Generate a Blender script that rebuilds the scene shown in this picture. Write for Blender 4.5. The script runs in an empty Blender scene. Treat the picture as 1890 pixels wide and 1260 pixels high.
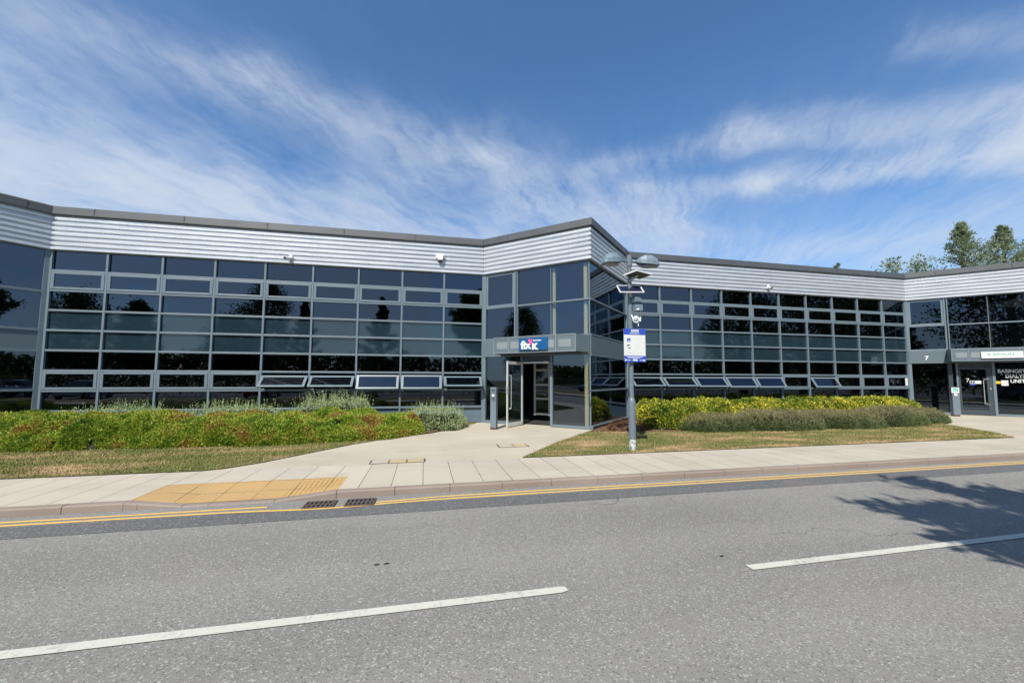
import bpy, math, random
import numpy as np
from mathutils import Vector, Matrix
rng = np.random.default_rng(7)
random.seed(7)
S = bpy.context.scene
COL = S.collection
R = math.radians
AL = 12.39            # camera heading, degrees clockwise from the street normal

# ------------------------------------------------------------------ materials
def nodes_of(m):
    m.use_nodes = True
    nt = m.node_tree
    for n in list(nt.nodes): nt.nodes.remove(n)
    return nt
class G:
    """tiny node-graph helper"""
    def __init__(s, nt): s.nt = nt
    def n(s, t, **kw):
        x = s.nt.nodes.new(t)
        for k, v in kw.items(): setattr(x, k, v)
        return x
    def l(s, a, b): s.nt.links.new(a, b)
    def put(s, sock, v):
        if hasattr(v, 'is_output'): s.l(v, sock)
        else: sock.default_value = v
    def m(s, op, a, b=0.0, c=0.0, clamp=False):
        x = s.n('ShaderNodeMath', operation=op, use_clamp=clamp)
        for i, v in enumerate((a, b, c)): s.put(x.inputs[i], v)
        return x.outputs[0]
    def noise(s, vec, scale, detail=3, rough=.55, dist=0, dim='3D'):
        x = s.n('ShaderNodeTexNoise', noise_dimensions=dim)
        if vec is not None: s.l(vec, x.inputs['Vector'])
        x.inputs['Scale'].default_value = scale; x.inputs['Detail'].default_value = detail
        x.inputs['Roughness'].default_value = rough; x.inputs['Distortion'].default_value = dist
        return x.outputs[0]
    def ramp(s, f, stops, interp='LINEAR'):
        x = s.n('ShaderNodeValToRGB'); s.l(f, x.inputs[0])
        e = x.color_ramp; e.interpolation = interp
        while len(e.elements) < len(stops): e.elements.new(.5)
        for q, (p, c) in zip(e.elements, stops):
            q.position = p; q.color = (*c, 1) if len(c) == 3 else c
        return x.outputs[0]
    def mix(s, f, a, b, bt='MIX'):
        x = s.n('ShaderNodeMix', data_type='RGBA', blend_type=bt)
        s.put(x.inputs[0], f)
        for i, v in ((6, a), (7, b)):
            s.put(x.inputs[i], (*v, 1) if isinstance(v, tuple) and len(v) == 3 else v)
        return x.outputs[2]
    def map(s, f, a, b, c, d):
        x = s.n('ShaderNodeMapRange'); s.l(f, x.inputs[0])
        for i, v in enumerate((a, b, c, d)): x.inputs[i+1].default_value = v
        return x.outputs[0]
    def mapping(s, vec, loc=(0,0,0), rot=(0,0,0), sc=(1,1,1)):
        x = s.n('ShaderNodeMapping'); s.l(vec, x.inputs[0])
        x.inputs[1].default_value = loc; x.inputs[2].default_value = rot; x.inputs[3].default_value = sc
        return x.outputs[0]
    def pos(s): return s.n('ShaderNodeNewGeometry').outputs['Position']
    def bump(s, h, st=.3, d=.01):
        x = s.n('ShaderNodeBump'); s.l(h, x.inputs['Height'])
        x.inputs['Strength'].default_value = st; x.inputs['Distance'].default_value = d
        return x.outputs[0]
    def bsdf(s, base, rough=.6, metal=0., ior=1.5, normal=None, **kw):
        p = s.n('ShaderNodeBsdfPrincipled'); o = s.n('ShaderNodeOutputMaterial')
        s.put(p.inputs['Base Color'], (*base, 1) if isinstance(base, tuple) else base)
        s.put(p.inputs['Roughness'], rough); s.put(p.inputs['Metallic'], metal)
        p.inputs['IOR'].default_value = ior
        if normal is not None: s.l(normal, p.inputs['Normal'])
        for k, v in kw.items(): s.put(p.inputs[k], v)
        s.l(p.outputs[0], o.inputs[0])
        return p
MATS = {}
def new(name):
    m = bpy.data.materials.new(name); MATS[name] = m
    return m, G(nodes_of(m))
def simple(name, c, rough=.5, metal=0., var=.12, vs=3., ior=1.5, bump=0., **kw):
    """plain painted / coated surface with slight uneven tone"""
    m, g = new(name)
    f = g.noise(g.pos(), vs, 4)
    lo = tuple(x*(1-var) for x in c); hi = tuple(min(1, x*(1+var)) for x in c)
    col = g.mix(f, lo, hi)
    f2 = g.noise(g.pos(), vs*9, 3)
    nrm = g.bump(f2, bump, .01) if bump else None
    g.bsdf(col, g.map(f2, .2, .8, max(.02, rough-.08), rough+.08), metal, ior, nrm, **kw)
    return m

simple('frame', (.135,.175,.20), .38, var=.12)
simple('frame_dark', (.03,.045,.055), .4)
simple('flashing', (.07,.076,.08), .5, var=.3, vs=2.)
simple('flash_tan', (.36,.31,.2), .6, var=.25)
simple('fascia', (.108,.14,.16), .4, var=.1)
simple('door_dark', (.04,.055,.065), .4)
simple('canopy_trim', (.18,.215,.235), .4)
simple('light_panel', (.20,.23,.238), .45)
simple('base_panel', (.10,.145,.18), .4)
simple('soffit', (.03,.033,.035), .7)
simple('steel', (.55,.55,.53), .3, metal=.6)
simple('door_steel', (.6,.6,.58), .4, metal=.2)
simple('white', (.72,.73,.73), .4, var=.05)
simple('offwhite', (.55,.55,.50), .5)
simple('cream_column', (.55,.50,.33), .6)
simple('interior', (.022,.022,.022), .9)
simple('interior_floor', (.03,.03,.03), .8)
simple('interior_frame', (.4,.4,.37), .5)
simple('post', (.125,.16,.19), .45, var=.2, vs=6)
simple('lamp', (.14,.195,.23), .4)
simple('lens', (.3,.31,.28), .2)
simple('sign_blue', (.03,.07,.42), .4, var=.1)
simple('sign_navy', (.003,.075,.22), .35, var=.1)
simple('sign_white', (.62,.63,.61), .45, var=.03)
simple('ink_grey', (.62,.64,.64), .5)
simple('ink_dark', (.03,.03,.06), .5)
simple('ink_teal', (.12,.36,.33), .5)
simple('pink', (.75,.10,.30), .45)
simple('paleyellow', (.8,.76,.55), .45)
simple('letter_silver', (.62,.64,.62), .35)
simple('green', (.03,.36,.25), .45)
simple('yellow_sticker', (.6,.42,.02), .5)
simple('paper', (.6,.52,.53), .6)
simple('black', (.012,.012,.014), .5)
simple('iron', (.085,.065,.055), .7, var=.4, vs=20)
simple('solar_cell', (.012,.016,.045), .15, ior=1.6)
simple('roof_felt', (.16,.16,.155), .9)
simple('tyre', (.015,.015,.015), .8)
simple('alloy', (.4,.4,.4), .3, metal=.8)
for k, c in (('car_silver',(.42,.43,.44)),('car_white',(.7,.7,.7)),('car_blue',(.03,.06,.2)),('car_red',(.35,.02,.02)),('car_black',(.015,.015,.017))):
    simple(k, c, .22, metal=.15, var=.03, **{'Coat Weight':.6})
simple('car_glass', (.01,.012,.013), .06, ior=1.7)
simple('headlight', (.6,.6,.6), .12)
simple('bark', (.10,.075,.055), .9, var=.4, vs=9, bump=.6)

def rust(name):
    m, g = new(name)
    p = g.pos(); sep = g.n('ShaderNodeSeparateXYZ'); g.l(p, sep.inputs[0])
    f = g.noise(p, 22, 4)
    z = g.m('ADD', sep.outputs[2], g.m('MULTIPLY', f, -.12))
    k = g.map(z, -.01, .03, 1, 0)
    c = g.mix(k, g.mix(g.noise(p, 5, 3), (.11,.145,.175), (.15,.19,.22)), (.085,.045,.03))
    g.bsdf(c, .5)
rust('bollard')
def peeled():
    m, g = new('post_peeled')
    f = g.noise(g.pos(), 16, 5)
    c = g.ramp(f, [(.4,(.13,.17,.2)),(.5,(.5,.52,.5)),(.62,(.55,.56,.53)),(.7,(.2,.13,.08))])
    g.bsdf(c, .7)
peeled()

def cladding():
    m, g = new('cladding')
    p = g.pos()
    f = g.noise(g.mapping(p, sc=(.6,.6,6)), 1.5, 4)
    st = g.noise(g.mapping(p, sc=(7,7,.25)), 2.2, 4)
    c = g.mix(g.map(f,.3,.7,0,1), (.52,.54,.56), (.63,.645,.66))
    c = g.mix(g.map(st,.58,.75,0,.35), c, (.36,.36,.34))
    g.bsdf(c, g.map(f,.3,.7,.28,.4), .35)
cladding()

def glass(name, tint, ior, ripple=.0):
    m, g = new(name)
    tr = g.n('ShaderNodeBsdfTransparent'); tr.inputs[0].default_value = (*tint, 1)
    gl = g.n('ShaderNodeBsdfGlossy'); gl.inputs['Roughness'].default_value = .0
    gl.inputs[0].default_value = (.66,.79,.98,1)
    fr = g.n('ShaderNodeFresnel'); fr.inputs[0].default_value = ior
    if ripple:
        b = g.bump(g.noise(g.pos(), 1.3, 1), ripple, .02)
        g.l(b, gl.inputs['Normal'])
    # only the outward skin mirrors; the hidden rear skin just tints
    geo = g.n('ShaderNodeNewGeometry')
    fac = g.m('MULTIPLY', fr.outputs[0], g.m('SUBTRACT', 1.0, geo.outputs['Backfacing']))
    mx = g.n('ShaderNodeMixShader'); g.l(fac, mx.inputs[0])
    g.l(tr.outputs[0], mx.inputs[1]); g.l(gl.outputs[0], mx.inputs[2])
    o = g.n('ShaderNodeOutputMaterial'); g.l(mx.outputs[0], o.inputs[0])
    return m
glass('glass', (.28,.31,.33), 1.95, .06)
glass('glass_entrance', (.80,.82,.80), 2.1, .03)
glass('glass_shut', (.42,.44,.43), 1.8, .03)
def spandrel():
    m, g = new('spandrel')
    f = g.noise(g.mapping(g.pos(), sc=(1,1,2)), 1.1, 4)
    c = g.mix(f, (.010,.024,.034), (.017,.034,.044))
    g.bsdf(c, .04, 0, 1.75)
spandrel()

def asphalt(name, a, b, lanes=False, coarse=1.):
    m, g = new(name)
    p = g.pos()
    big = g.noise(p, .35, 4)
    mid = g.noise(g.mapping(p, sc=(.25,1.6,1)), .8, 5, .6)
    v = g.n('ShaderNodeTexVoronoi'); v.inputs['Scale'].default_value = 95; g.l(p, v.inputs['Vector'])
    wh = g.n('ShaderNodeSeparateColor'); g.l(v.outputs['Color'], wh.inputs[0])
    grain = g.noise(p, 150, 3, .7)
    c = g.mix(g.map(big,.3,.7,0,1), a, b)
    c = g.mix(g.map(mid,.40,.72,0,.30), c, tuple(x*.78 for x in a))
    if lanes:                                  # tyres polish two paler tracks in each lane
        sep = g.n('ShaderNodeSeparateXYZ'); g.l(p, sep.inputs[0])
        y = g.m('ADD', sep.outputs[1], g.m('MULTIPLY', g.m('SUBTRACT', big, .5), .5))
        w = g.m('SINE', g.m('MULTIPLY_ADD', y, 2*math.pi/1.48, -1.9))
        c = g.mix(g.map(w, -.2, 1, 0, .28), c, tuple(min(1,x*1.22) for x in b))
        oil = g.noise(g.mapping(p, sc=(.6,1.,1)), 2.6, 5, .65)
        c = g.mix(g.map(oil, .66, .76, 0, .30), c, tuple(x*.55 for x in a))
        ck = g.n('ShaderNodeTexVoronoi', feature='DISTANCE_TO_EDGE'); ck.inputs['Scale'].default_value = .42
        wp = g.n('ShaderNodeVectorMath', operation='MULTIPLY_ADD'); nn = g.n('ShaderNodeTexNoise'); g.l(p, nn.inputs['Vector']); nn.inputs['Scale'].default_value = 1.6; nn.inputs['Detail'].default_value = 6
        g.l(nn.outputs['Color'], wp.inputs[0]); wp.inputs[1].default_value = (.9,.9,0); g.l(p, wp.inputs[2]); g.l(wp.outputs[0], ck.inputs['Vector'])
        k = g.m('MULTIPLY', g.map(ck.outputs['Distance'], .0, .006, 1, 0), g.map(g.noise(p, .45, 2), .54, .60, 0, .75))
        c = g.mix(k, c, (.05,.05,.05))
    c = g.mix(g.map(wh.outputs[0],.84,.95,0,.55*coarse), c, (.52,.51,.48))
    c = g.mix(g.map(wh.outputs[1],.82,.95,0,.5*coarse), c, (.07,.07,.07))
    c = g.mix(g.map(grain,.35,.7,.40*coarse,0), c, tuple(x*.4 for x in a))
    tint = g.noise(p, .6, 3)
    c = g.mix(g.map(tint,.6,.75,0,.25), c, (.26,.19,.165))
    h = g.m('ADD', v.outputs['Distance'], g.m('MULTIPLY', grain, .6))
    g.bsdf(c, .88, 0, 1.4, g.bump(h, .35, .005))
asphalt('road', (.215,.206,.186), (.265,.255,.231), True, 1.15)
asphalt('road_strip', (.110,.110,.109), (.135,.134,.132), False, .8)
asphalt('channel', (.22,.21,.195), (.27,.258,.238))
asphalt('carpark', (.10,.10,.10), (.13,.13,.13))

def concrete(name, a, b, slab=None, dirt=(.25,.215,.17), joint=(.16,.14,.115)):
    m, g = new(name)
    p = g.pos()
    big = g.noise(p, .5, 5); fine = g.noise(p, 60, 3)
    c = g.mix(g.map(big,.3,.7,0,1), a, b)
    d = g.noise(g.mapping(p, sc=(.5,1,1)), 1.7, 6, .65)
    c = g.mix(g.map(d,.56,.74,0,.45), c, dirt)
    c = g.mix(g.map(fine,.3,.7,.12,0), c, tuple(x*.5 for x in a))
    nrm = g.bump(fine, .15, .004)
    gv = g.n('ShaderNodeTexVoronoi'); gv.inputs['Scale'].default_value = 3.2; g.l(g.mapping(p, sc=(1,1,.01)), gv.inputs['Vector'])
    gs = g.n('ShaderNodeSeparateColor'); g.l(gv.outputs['Color'], gs.inputs[0])
    gum = g.m('MULTIPLY', g.map(gv.outputs['Distance'], .05, .085, 1, 0), g.map(gs.outputs[0], .72, .74, 0, .5))
    c = g.mix(gum, c, (.13,.12,.105))
    run = g.noise(g.mapping(p, sc=(.35,.9,1)), .9, 5, .6)
    c = g.mix(g.map(run, .45, .7, 0, .32), c, tuple(x*.62 for x in a))
    if slab:
        bk = g.n('ShaderNodeTexBrick', offset=0.0, offset_frequency=2, squash=1.0)
        g.l(g.mapping(p, loc=slab[2]), bk.inputs['Vector'])
        bk.inputs['Scale'].default_value = 1
        bk.inputs['Brick Width'].default_value = slab[0]; bk.inputs['Row Height'].default_value = slab[1]
        bk.inputs['Mortar Size'].default_value = .005; bk.inputs['Mortar Smooth'].default_value = .2
        bk.inputs['Color1'].default_value = (.94,.94,.94,1); bk.inputs['Color2'].default_value = (1.04,1.03,1.0,1)
        c = g.mix(1.0, c, bk.outputs['Color'], 'MULTIPLY')
        brk = g.noise(p, 2.3, 3)
        k = g.m('MULTIPLY', bk.outputs['Fac'], g.map(brk,.42,.66,.05,.75))
        c = g.mix(k, c, joint)
    g.bsdf(c, .85, 0, 1.45, nrm)
concrete('slabs', (.43,.385,.305), (.49,.445,.365), (.465,1.9,(0,-6.12,0)))
concrete('path', (.42,.375,.285), (.48,.43,.335))
concrete('kerb', (.22,.175,.145), (.30,.245,.205), dirt=(.12,.095,.075))
concrete('tactile', (.42,.27,.105), (.48,.31,.135), (.465,.42,(0,-6.16,0)), dirt=(.36,.27,.15), joint=(.37,.24,.095))
concrete('cover', (.42,.34,.20), (.48,.39,.24))

def paint(name, c, worn):
    m, g = new(name)
    p = g.pos()
    f = g.noise(p, 26, 5, .7); big = g.noise(p, 1.6, 3)
    k = g.map(g.m('ADD', f, g.m('MULTIPLY', big, .45)), .76, .92, 0, .75)
    col = g.mix(k, c, worn)
    g.bsdf(col, .75, 0, 1.45, g.bump(f, .2, .003))
paint('white_paint', (.50,.49,.42), (.3,.29,.27))
paint('yellow_paint', (.66,.42,.10), (.33,.28,.2))

def lawnmat():
    m, g = new('lawn')
    p = g.pos()
    a = g.noise(g.mapping(p, sc=(.5,1.3,1)), 1.2, 5, .6); f = g.noise(p, 40, 3)
    c = g.ramp(a, [(.36,(.10,.115,.03)),(.49,(.15,.14,.045)),(.57,(.26,.19,.09)),(.66,(.44,.28,.155))])
    c = g.mix(g.map(f,.35,.65,.5,0), c, (.05,.05,.018))
    g.bsdf(c, .95, 0, 1.3, g.bump(f, .6, .02))
lawnmat()
def grassblade():
    m, g = new('grass_blade')
    p = g.pos()
    a = g.noise(g.mapping(p, sc=(.5,1.3,1)), 1.2, 5, .6)
    c = g.ramp(a, [(.36,(.13,.16,.035)),(.49,(.19,.18,.05)),(.57,(.31,.24,.10)),(.66,(.48,.33,.18))])
    at = g.n('ShaderNodeAttribute', attribute_name='tone')
    c = g.mix(g.m('MULTIPLY', g.m('POWER', at.outputs['Fac'], 2.5), .6), c, (.42,.37,.17))
    g.bsdf(c, .8, 0, 1.3)
grassblade()
def soil():
    m, g = new('soil')
    p = g.pos()
    f = g.noise(p, 18, 5, .7)
    c = g.ramp(f, [(.3,(.05,.03,.02)),(.5,(.13,.07,.04)),(.62,(.22,.13,.08)),(.72,(.36,.28,.2))])
    g.bsdf(c, .95, 0, 1.3, g.bump(f, .8, .03))
soil()
def groundmat():
    m, g = new('ground')
    f = g.noise(g.pos(), .08, 5)
    g.bsdf(g.mix(f, (.05,.06,.02), (.11,.10,.045)), .95)
groundmat()

def leafmat(name, stops, pscale, tipmix=None, trans=.25, tone_amt=.6):
    """leaf colour varies with the plant's own patches and from leaf to leaf"""
    m, g = new(name)
    p = g.pos()
    a = g.noise(p, pscale, 4, .6)
    at = g.n('ShaderNodeAttribute', attribute_name='tone')
    v = g.m('ADD', g.m('MULTIPLY', a, 1-tone_amt*.5), g.m('MULTIPLY', at.outputs['Fac'], tone_amt*.5))
    c = g.ramp(v, stops)
    p_ = g.n('ShaderNodeBsdfPrincipled'); g.l(c, p_.inputs['Base Color']); p_.inputs['Roughness'].default_value = .55
    p_.inputs['IOR'].default_value = 1.35
    t = g.n('ShaderNodeBsdfTranslucent'); g.l(c, t.inputs[0])
    mx = g.n('ShaderNodeMixShader'); mx.inputs[0].default_value = trans
    g.l(p_.outputs[0], mx.inputs[1]); g.l(t.outputs[0], mx.inputs[2])
    o = g.n('ShaderNodeOutputMaterial'); g.l(mx.outputs[0], o.inputs[0])
leafmat('juniper', [(.34,(.06,.135,.015)),(.45,(.23,.32,.03)),(.53,(.34,.39,.05)),(.60,(.36,.24,.055)),(.70,(.26,.14,.04))], 1.6, tone_amt=.16)
leafmat('juniper_core', [(.3,(.012,.022,.005)),(.7,(.028,.026,.010))], 4, trans=.6)  # near-black hull colour, gives the dark gaps between leaves
leafmat('greyleaf', [(.3,(.20,.28,.10)),(.5,(.36,.44,.20)),(.7,(.52,.57,.34))], 5)
leafmat('yellowleaf', [(.36,(.045,.10,.012)),(.49,(.14,.21,.02)),(.55,(.30,.32,.03)),(.60,(.66,.56,.04)),(.7,(.78,.66,.10))], .9, tone_amt=.6)
leafmat('lavender', [(.3,(.06,.105,.035)),(.5,(.12,.17,.065)),(.66,(.19,.19,.085)),(.76,(.27,.22,.12))], 3.5)
leafmat('lavtip', [(.3,(.19,.165,.085)),(.6,(.29,.25,.125)),(.75,(.38,.34,.18))], 3)
leafmat('deadleaf', [(.3,(.10,.04,.025)),(.7,(.22,.10,.05))], 6)
leafmat('treeleaf', [(.3,(.02,.04,.012)),(.5,(.045,.075,.018)),(.7,(.08,.105,.03))], .8)
leafmat('pineleaf', [(.3,(.12,.17,.10)),(.5,(.22,.27,.15)),(.7,(.33,.36,.20))], .5, trans=.4)  # leaf colours paled so they carry the distance haze

# ------------------------------------------------------------------ mesh helpers
class MB:
    def __init__(s): s.v = []; s.f = []; s.mi = []
    def add(s, vs, fs, mi=0):
        o = len(s.v); s.v += [tuple(x) for x in vs]; s.f += [tuple(i+o for i in f) for f in fs]; s.mi += [mi]*len(fs)
        return s
    def box8(s, c, mi=0):
        """c: 4 bottom corners ccw from above then 4 top corners"""
        return s.add(c, [(3,2,1,0),(4,5,6,7),(0,1,5,4),(1,2,6,5),(2,3,7,6),(3,0,4,7)], mi)
    def box(s, x0,x1,y0,y1,z0,z1, mi=0):
        return s.box8([(x0,y0,z0),(x1,y0,z0),(x1,y1,z0),(x0,y1,z0),(x0,y0,z1),(x1,y0,z1),(x1,y1,z1),(x0,y1,z1)], mi)
    def tube(s, pts, rad, seg=10, mi=0, cap=True):
        pts = [Vector(p) for p in pts]
        if not hasattr(rad, '__len__'): rad = [rad]*len(pts)
        rings = []
        up = Vector((0,0,1))
        for i, p in enumerate(pts):
            d = (pts[min(i+1,len(pts)-1)] - pts[max(i-1,0)]).normalized()
            a = d.cross(up if abs(d.z) < .95 else Vector((1,0,0))).normalized(); b = d.cross(a)
            rings.append([p + (a*math.cos(t)+b*math.sin(t))*rad[i] for t in (2*math.pi*k/seg for k in range(seg))])
        vs = [q for r in rings for q in r]
        fs = []
        for i in range(len(pts)-1):
            for k in range(seg):
                k2 = (k+1) % seg
                fs.append((i*seg+k, (i+1)*seg+k, (i+1)*seg+k2, i*seg+k2))
        if cap:
            fs.append(tuple(range(seg))); fs.append(tuple(reversed([(len(pts)-1)*seg+k for k in range(seg)])))
        return s.add(vs, fs, mi)
    def poly(s, pts, z, mi=0):
        vs = [(x, y, z) for x, y in pts]
        return s.add(vs, [tuple(range(len(vs)))], mi)
    def build(s, name, mats, parent=None, smooth=False, bevel=0., origin=None):
        o = None
        me = bpy.data.meshes.new(name)
        off = Vector((0,0,0))
        if parent is not None:
            q = parent
            while q is not None: off += q.location; q = q.parent
        elif origin is not None: off = Vector(origin)
        me.from_pydata([tuple(Vector(v)-off) for v in s.v], [], s.f)
        for m in ([mats] if isinstance(mats, str) else mats): me.materials.append(MATS[m])
        if len(me.materials) > 1: me.polygons.foreach_set('material_index', s.mi)
        if smooth: me.polygons.foreach_set('use_smooth', [True]*len(me.polygons))
        me.update()
        o = bpy.data.objects.new(name, me); COL.objects.link(o)
        if parent is not None: o.parent = parent
        elif origin is not None: o.location = origin
        if bevel:
            b = o.modifiers.new('b', 'BEVEL'); b.width = bevel; b.segments = 2; b.limit_method = 'ANGLE'; b.angle_limit = R(40)
        return o
def thing(name, label, cat, loc=(0,0,0), group=None):
    o = bpy.data.objects.new(name, None); COL.objects.link(o); o.location = loc
    o.empty_display_size = .2
    return tag(o, label, cat, group)
def tag(o, label, cat, group=None, kind=None):
    o['label'] = label; o['category'] = cat
    if group: o['group'] = group
    if kind: o['kind'] = kind
    return o
def struct(o): o['kind'] = 'structure'; return o
def raw(name, V, F, mat, parent=None, origin=(0,0,0), tone=None):
    """numpy mesh: V (n,3), F (m,k)"""
    me = bpy.data.meshes.new(name)
    off = np.array(origin, float)
    if parent is not None:
        off = np.zeros(3); q = parent
        while q is not None: off += np.array(q.location); q = q.parent
    V = V - off
    k = F.shape[1]
    me.vertices.add(len(V)); me.vertices.foreach_set('co', V.astype(np.float32).ravel())
    me.loops.add(F.size); me.loops.foreach_set('vertex_index', F.astype(np.int32).ravel())
    me.polygons.add(len(F)); me.polygons.foreach_set('loop_start', np.arange(0, F.size, k, dtype=np.int32))
    me.update(calc_edges=True); me.validate()
    if tone is not None:
        a = me.attributes.new('tone', 'FLOAT', 'FACE'); a.data.foreach_set('value', tone.astype(np.float32))
    me.materials.append(MATS[mat])
    o = bpy.data.objects.new(name, me); COL.objects.link(o)
    if parent is not None: o.parent = parent
    else: o.location = origin
    return o
def leaves(P, N, length, width, jitter=.6, seed=1, fold=.0):
    """one leaf quad per point P, roughly along N"""
    r = np.random.default_rng(seed)
    n = len(P)
    D = N + r.normal(0, jitter, (n,3)); D /= np.linalg.norm(D, axis=1)[:,None] + 1e-9
    A = np.cross(D, r.normal(0,1,(n,3))); A /= np.linalg.norm(A, axis=1)[:,None] + 1e-9
    L = length*r.uniform(.6,1.35,n)[:,None]; W = width*r.uniform(.6,1.3,n)[:,None]
    V = np.stack([P, P+D*L*.5+A*W*.5, P+D*L, P+D*L*.5-A*W*.5], 1).reshape(-1,3)
    return V, np.arange(4*n).reshape(n,4), r.uniform(0,1,n)
def text(body, size, ext, mat, parent, M, align='LEFT', name='lettering', bold=0., sx=1.):
    cu = bpy.data.curves.new(name, 'FONT'); cu.body = body; cu.size = size; cu.extrude = ext; cu.align_x = align; cu.offset = bold
    t = bpy.data.objects.new(name, cu); COL.objects.link(t)
    dg = bpy.context.evaluated_depsgraph_get()
    me = bpy.data.meshes.new_from_object(t.evaluated_get(dg))
    bpy.data.objects.remove(t); bpy.data.curves.remove(cu)
    off = Vector((0,0,0)); q = parent
    while q is not None: off += q.location; q = q.parent
    me.transform(Matrix.Translation(-off) @ M @ Matrix.Diagonal((sx,1,1,1)))
    me.materials.clear(); me.materials.append(MATS[mat]); me.name = name
    o = bpy.data.objects.new(name, me); COL.objects.link(o); o.parent = parent
    return o

class Wall:
    """vertical plane: s along, n outward (towards the street), z up"""
    def __init__(w, P, Q):
        w.P = np.array(P, float); d = np.array(Q, float)-w.P; w.L = float(np.linalg.norm(d)); w.d = d/w.L
        w.n = np.array([w.d[1], -w.d[0]])
    def p(w, s, n, z):
        q = w.P + w.d*s + w.n*n
        return (float(q[0]), float(q[1]), float(z))
    def box(w, mb, s0,s1,n0,n1,z0,z1, mi=0):
        # bottom ring counter-clockwise seen from above: the outward side first
        return mb.box8([w.p(s0,n1,z0),w.p(s1,n1,z0),w.p(s1,n0,z0),w.p(s0,n0,z0),
                        w.p(s0,n1,z1),w.p(s1,n1,z1),w.p(s1,n0,z1),w.p(s0,n0,z1)], mi)
    def mat(w, s, n, z):
        """matrix for text lying on the wall and facing outwards"""
        m = Matrix.Identity(4)
        m.col[0] = (w.d[0], w.d[1], 0, 0); m.col[1] = (0,0,1,0); m.col[2] = (w.n[0], w.n[1], 0, 0)
        x = w.p(s,n,z); m.col[3] = (*x, 1)
        return m

# ------------------------------------------------------------------ plan of the building
P0=(-11.31,14.71); P9=(2.13,14.67); RA=(5.195,11.897); Q0=(8.08,14.755); Q10=(23.197,14.805)
EA=(26.13,11.87); LA=(-14.24,11.78)
LB=(-17.2,14.74); LC=(-24.7,14.74); EB=(29.1,14.84); EC=(36.6,14.84)
BACK=27.
ZS, PT = .588, .6135
ZR = [ZS+PT*k for k in range(9)]          # sill ... head
ZCB, ZCT, ZTOP = 5.507, 6.61, 6.88
bld = thing('office_building', 'long two storey glazed office building with ribbed silver cladding band and zigzag entrance bays', 'building', (5,14.7,0))
FR, GL, SP = 'frame', 'glass', 'spandrel'

def pane(w, name, s0,s1,z0,z1, mat, n=-.012, th=.02, parent=bld, label=None):
    m = MB(); w.box(m, s0,s1,n-th,n,z0,z1)
    o = m.build(name, mat, parent)
    if label: o['label'] = label
    return o

def sash(w, s0,s1,z0,z1, tilt):
    """top-hung sash: outer frame stays in the wall, inner frame swings out at the foot"""
    fw = .085
    m = MB()
    a = R(tilt); H = z1-z0
    drop = .10*math.sin(a)/.64 if tilt else 0
    def T(s, t, n):            # t measured down from the top edge, n outwards
        zz = z1-drop - t*math.cos(a) - n*math.sin(a)*-1
        nn = .012 + t*math.sin(a) + n*math.cos(a)
        return w.p(s, nn, zz)
    def bar(m, s0,s1,t0,t1,n0=0,n1=.05):
        m.box8([T(s0,t1,n1),T(s1,t1,n1),T(s1,t1,n0),T(s0,t1,n0),T(s0,t0,n1),T(s1,t0,n1),T(s1,t0,n0),T(s0,t0,n0)])
    bar(m, s0,s0+fw,0,H); bar(m, s1-fw,s1,0,H); bar(m, s0+fw,s1-fw,0,fw*.8); bar(m, s0+fw,s1-fw,H-fw*.8,H)
    if tilt:                   # stays
        for s in (s0+.1, s1-.1):
            m.tube([w.p(s,0,z0+.06), T(s,H*.55,0)], .012, 6)
        for s in (s0+.02, s1-.14): w.box(m, s, s+.12, .012,.07, z0-.03, z0+.012)
    o = m.build('opening_window', FR, bld, bevel=.006)
    g = MB(); bar(g, s0+fw-.005,s1-fw+.005,fw*.8-.005,H-fw*.8+.005,.012,.03)
    g.build('pane', GL, o)
    if tilt: o['label'] = 'top hung window tilted open'

def curtain(w, nb, tilts):
    b = w.L/nb
    fr = MB(); mw = .062
    for i in range(nb+1):
        s = i*b; a0, a1 = s-mw/2, s+mw/2
        if i == 0: a0, a1 = .0, .075
        if i == nb: a0, a1 = w.L-.075, w.L
        w.box(fr, a0,a1,-.06,.055,.0,ZCB+.05)
    for k, z in enumerate(ZR[:-1]):
        for i in range(nb):
            l = .075 if i == 0 else i*b+mw/2; r = w.L-.075 if i == nb-1 else (i+1)*b-mw/2
            w.box(fr, l,r,-.06,.048 if k else .07, z-.032,z+.032)
    fr.build('facade_frame', FR, bld, bevel=.004)
    for i in range(nb):
        l = (.075 if i == 0 else i*b+mw/2)+.0015; r = (w.L-.075 if i == nb-1 else (i+1)*b-mw/2)-.0015
        for k in range(8):                     # k = 0 lowest row
            z0, z1 = ZR[k]+.0335, ZR[k+1]-.0335 if k < 7 else ZCB+.04
            if k in (3,4): pane(w, 'spandrel_panel', l,r,z0,z1, SP)
            elif k in (1,6): sash(w, l+.006,r-.006,z0+.004,z1-.004, tilts.get((k,i),0))
            else: pane(w, 'glass_pane', l,r,z0,z1, GL)
        pane(w, 'base_panel', l,r,.02,ZR[0]-.0335, 'base_panel', th=.05)

WA, WB, WC, WD, WE, WF = Wall(P0,P9), Wall(P9,RA), Wall(RA,Q0), Wall(Q0,Q10), Wall(Q10,EA), Wall(LA,P0)
curtain(WA, 9, {(1,4):48,(1,5):48,(1,6):27,(1,7):25,(1,8):50})
curtain(WD, 10, {(1,0):48,(1,1):46,(1,2):42,(1,3):36,(1,4):33,(1,6):33})

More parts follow.
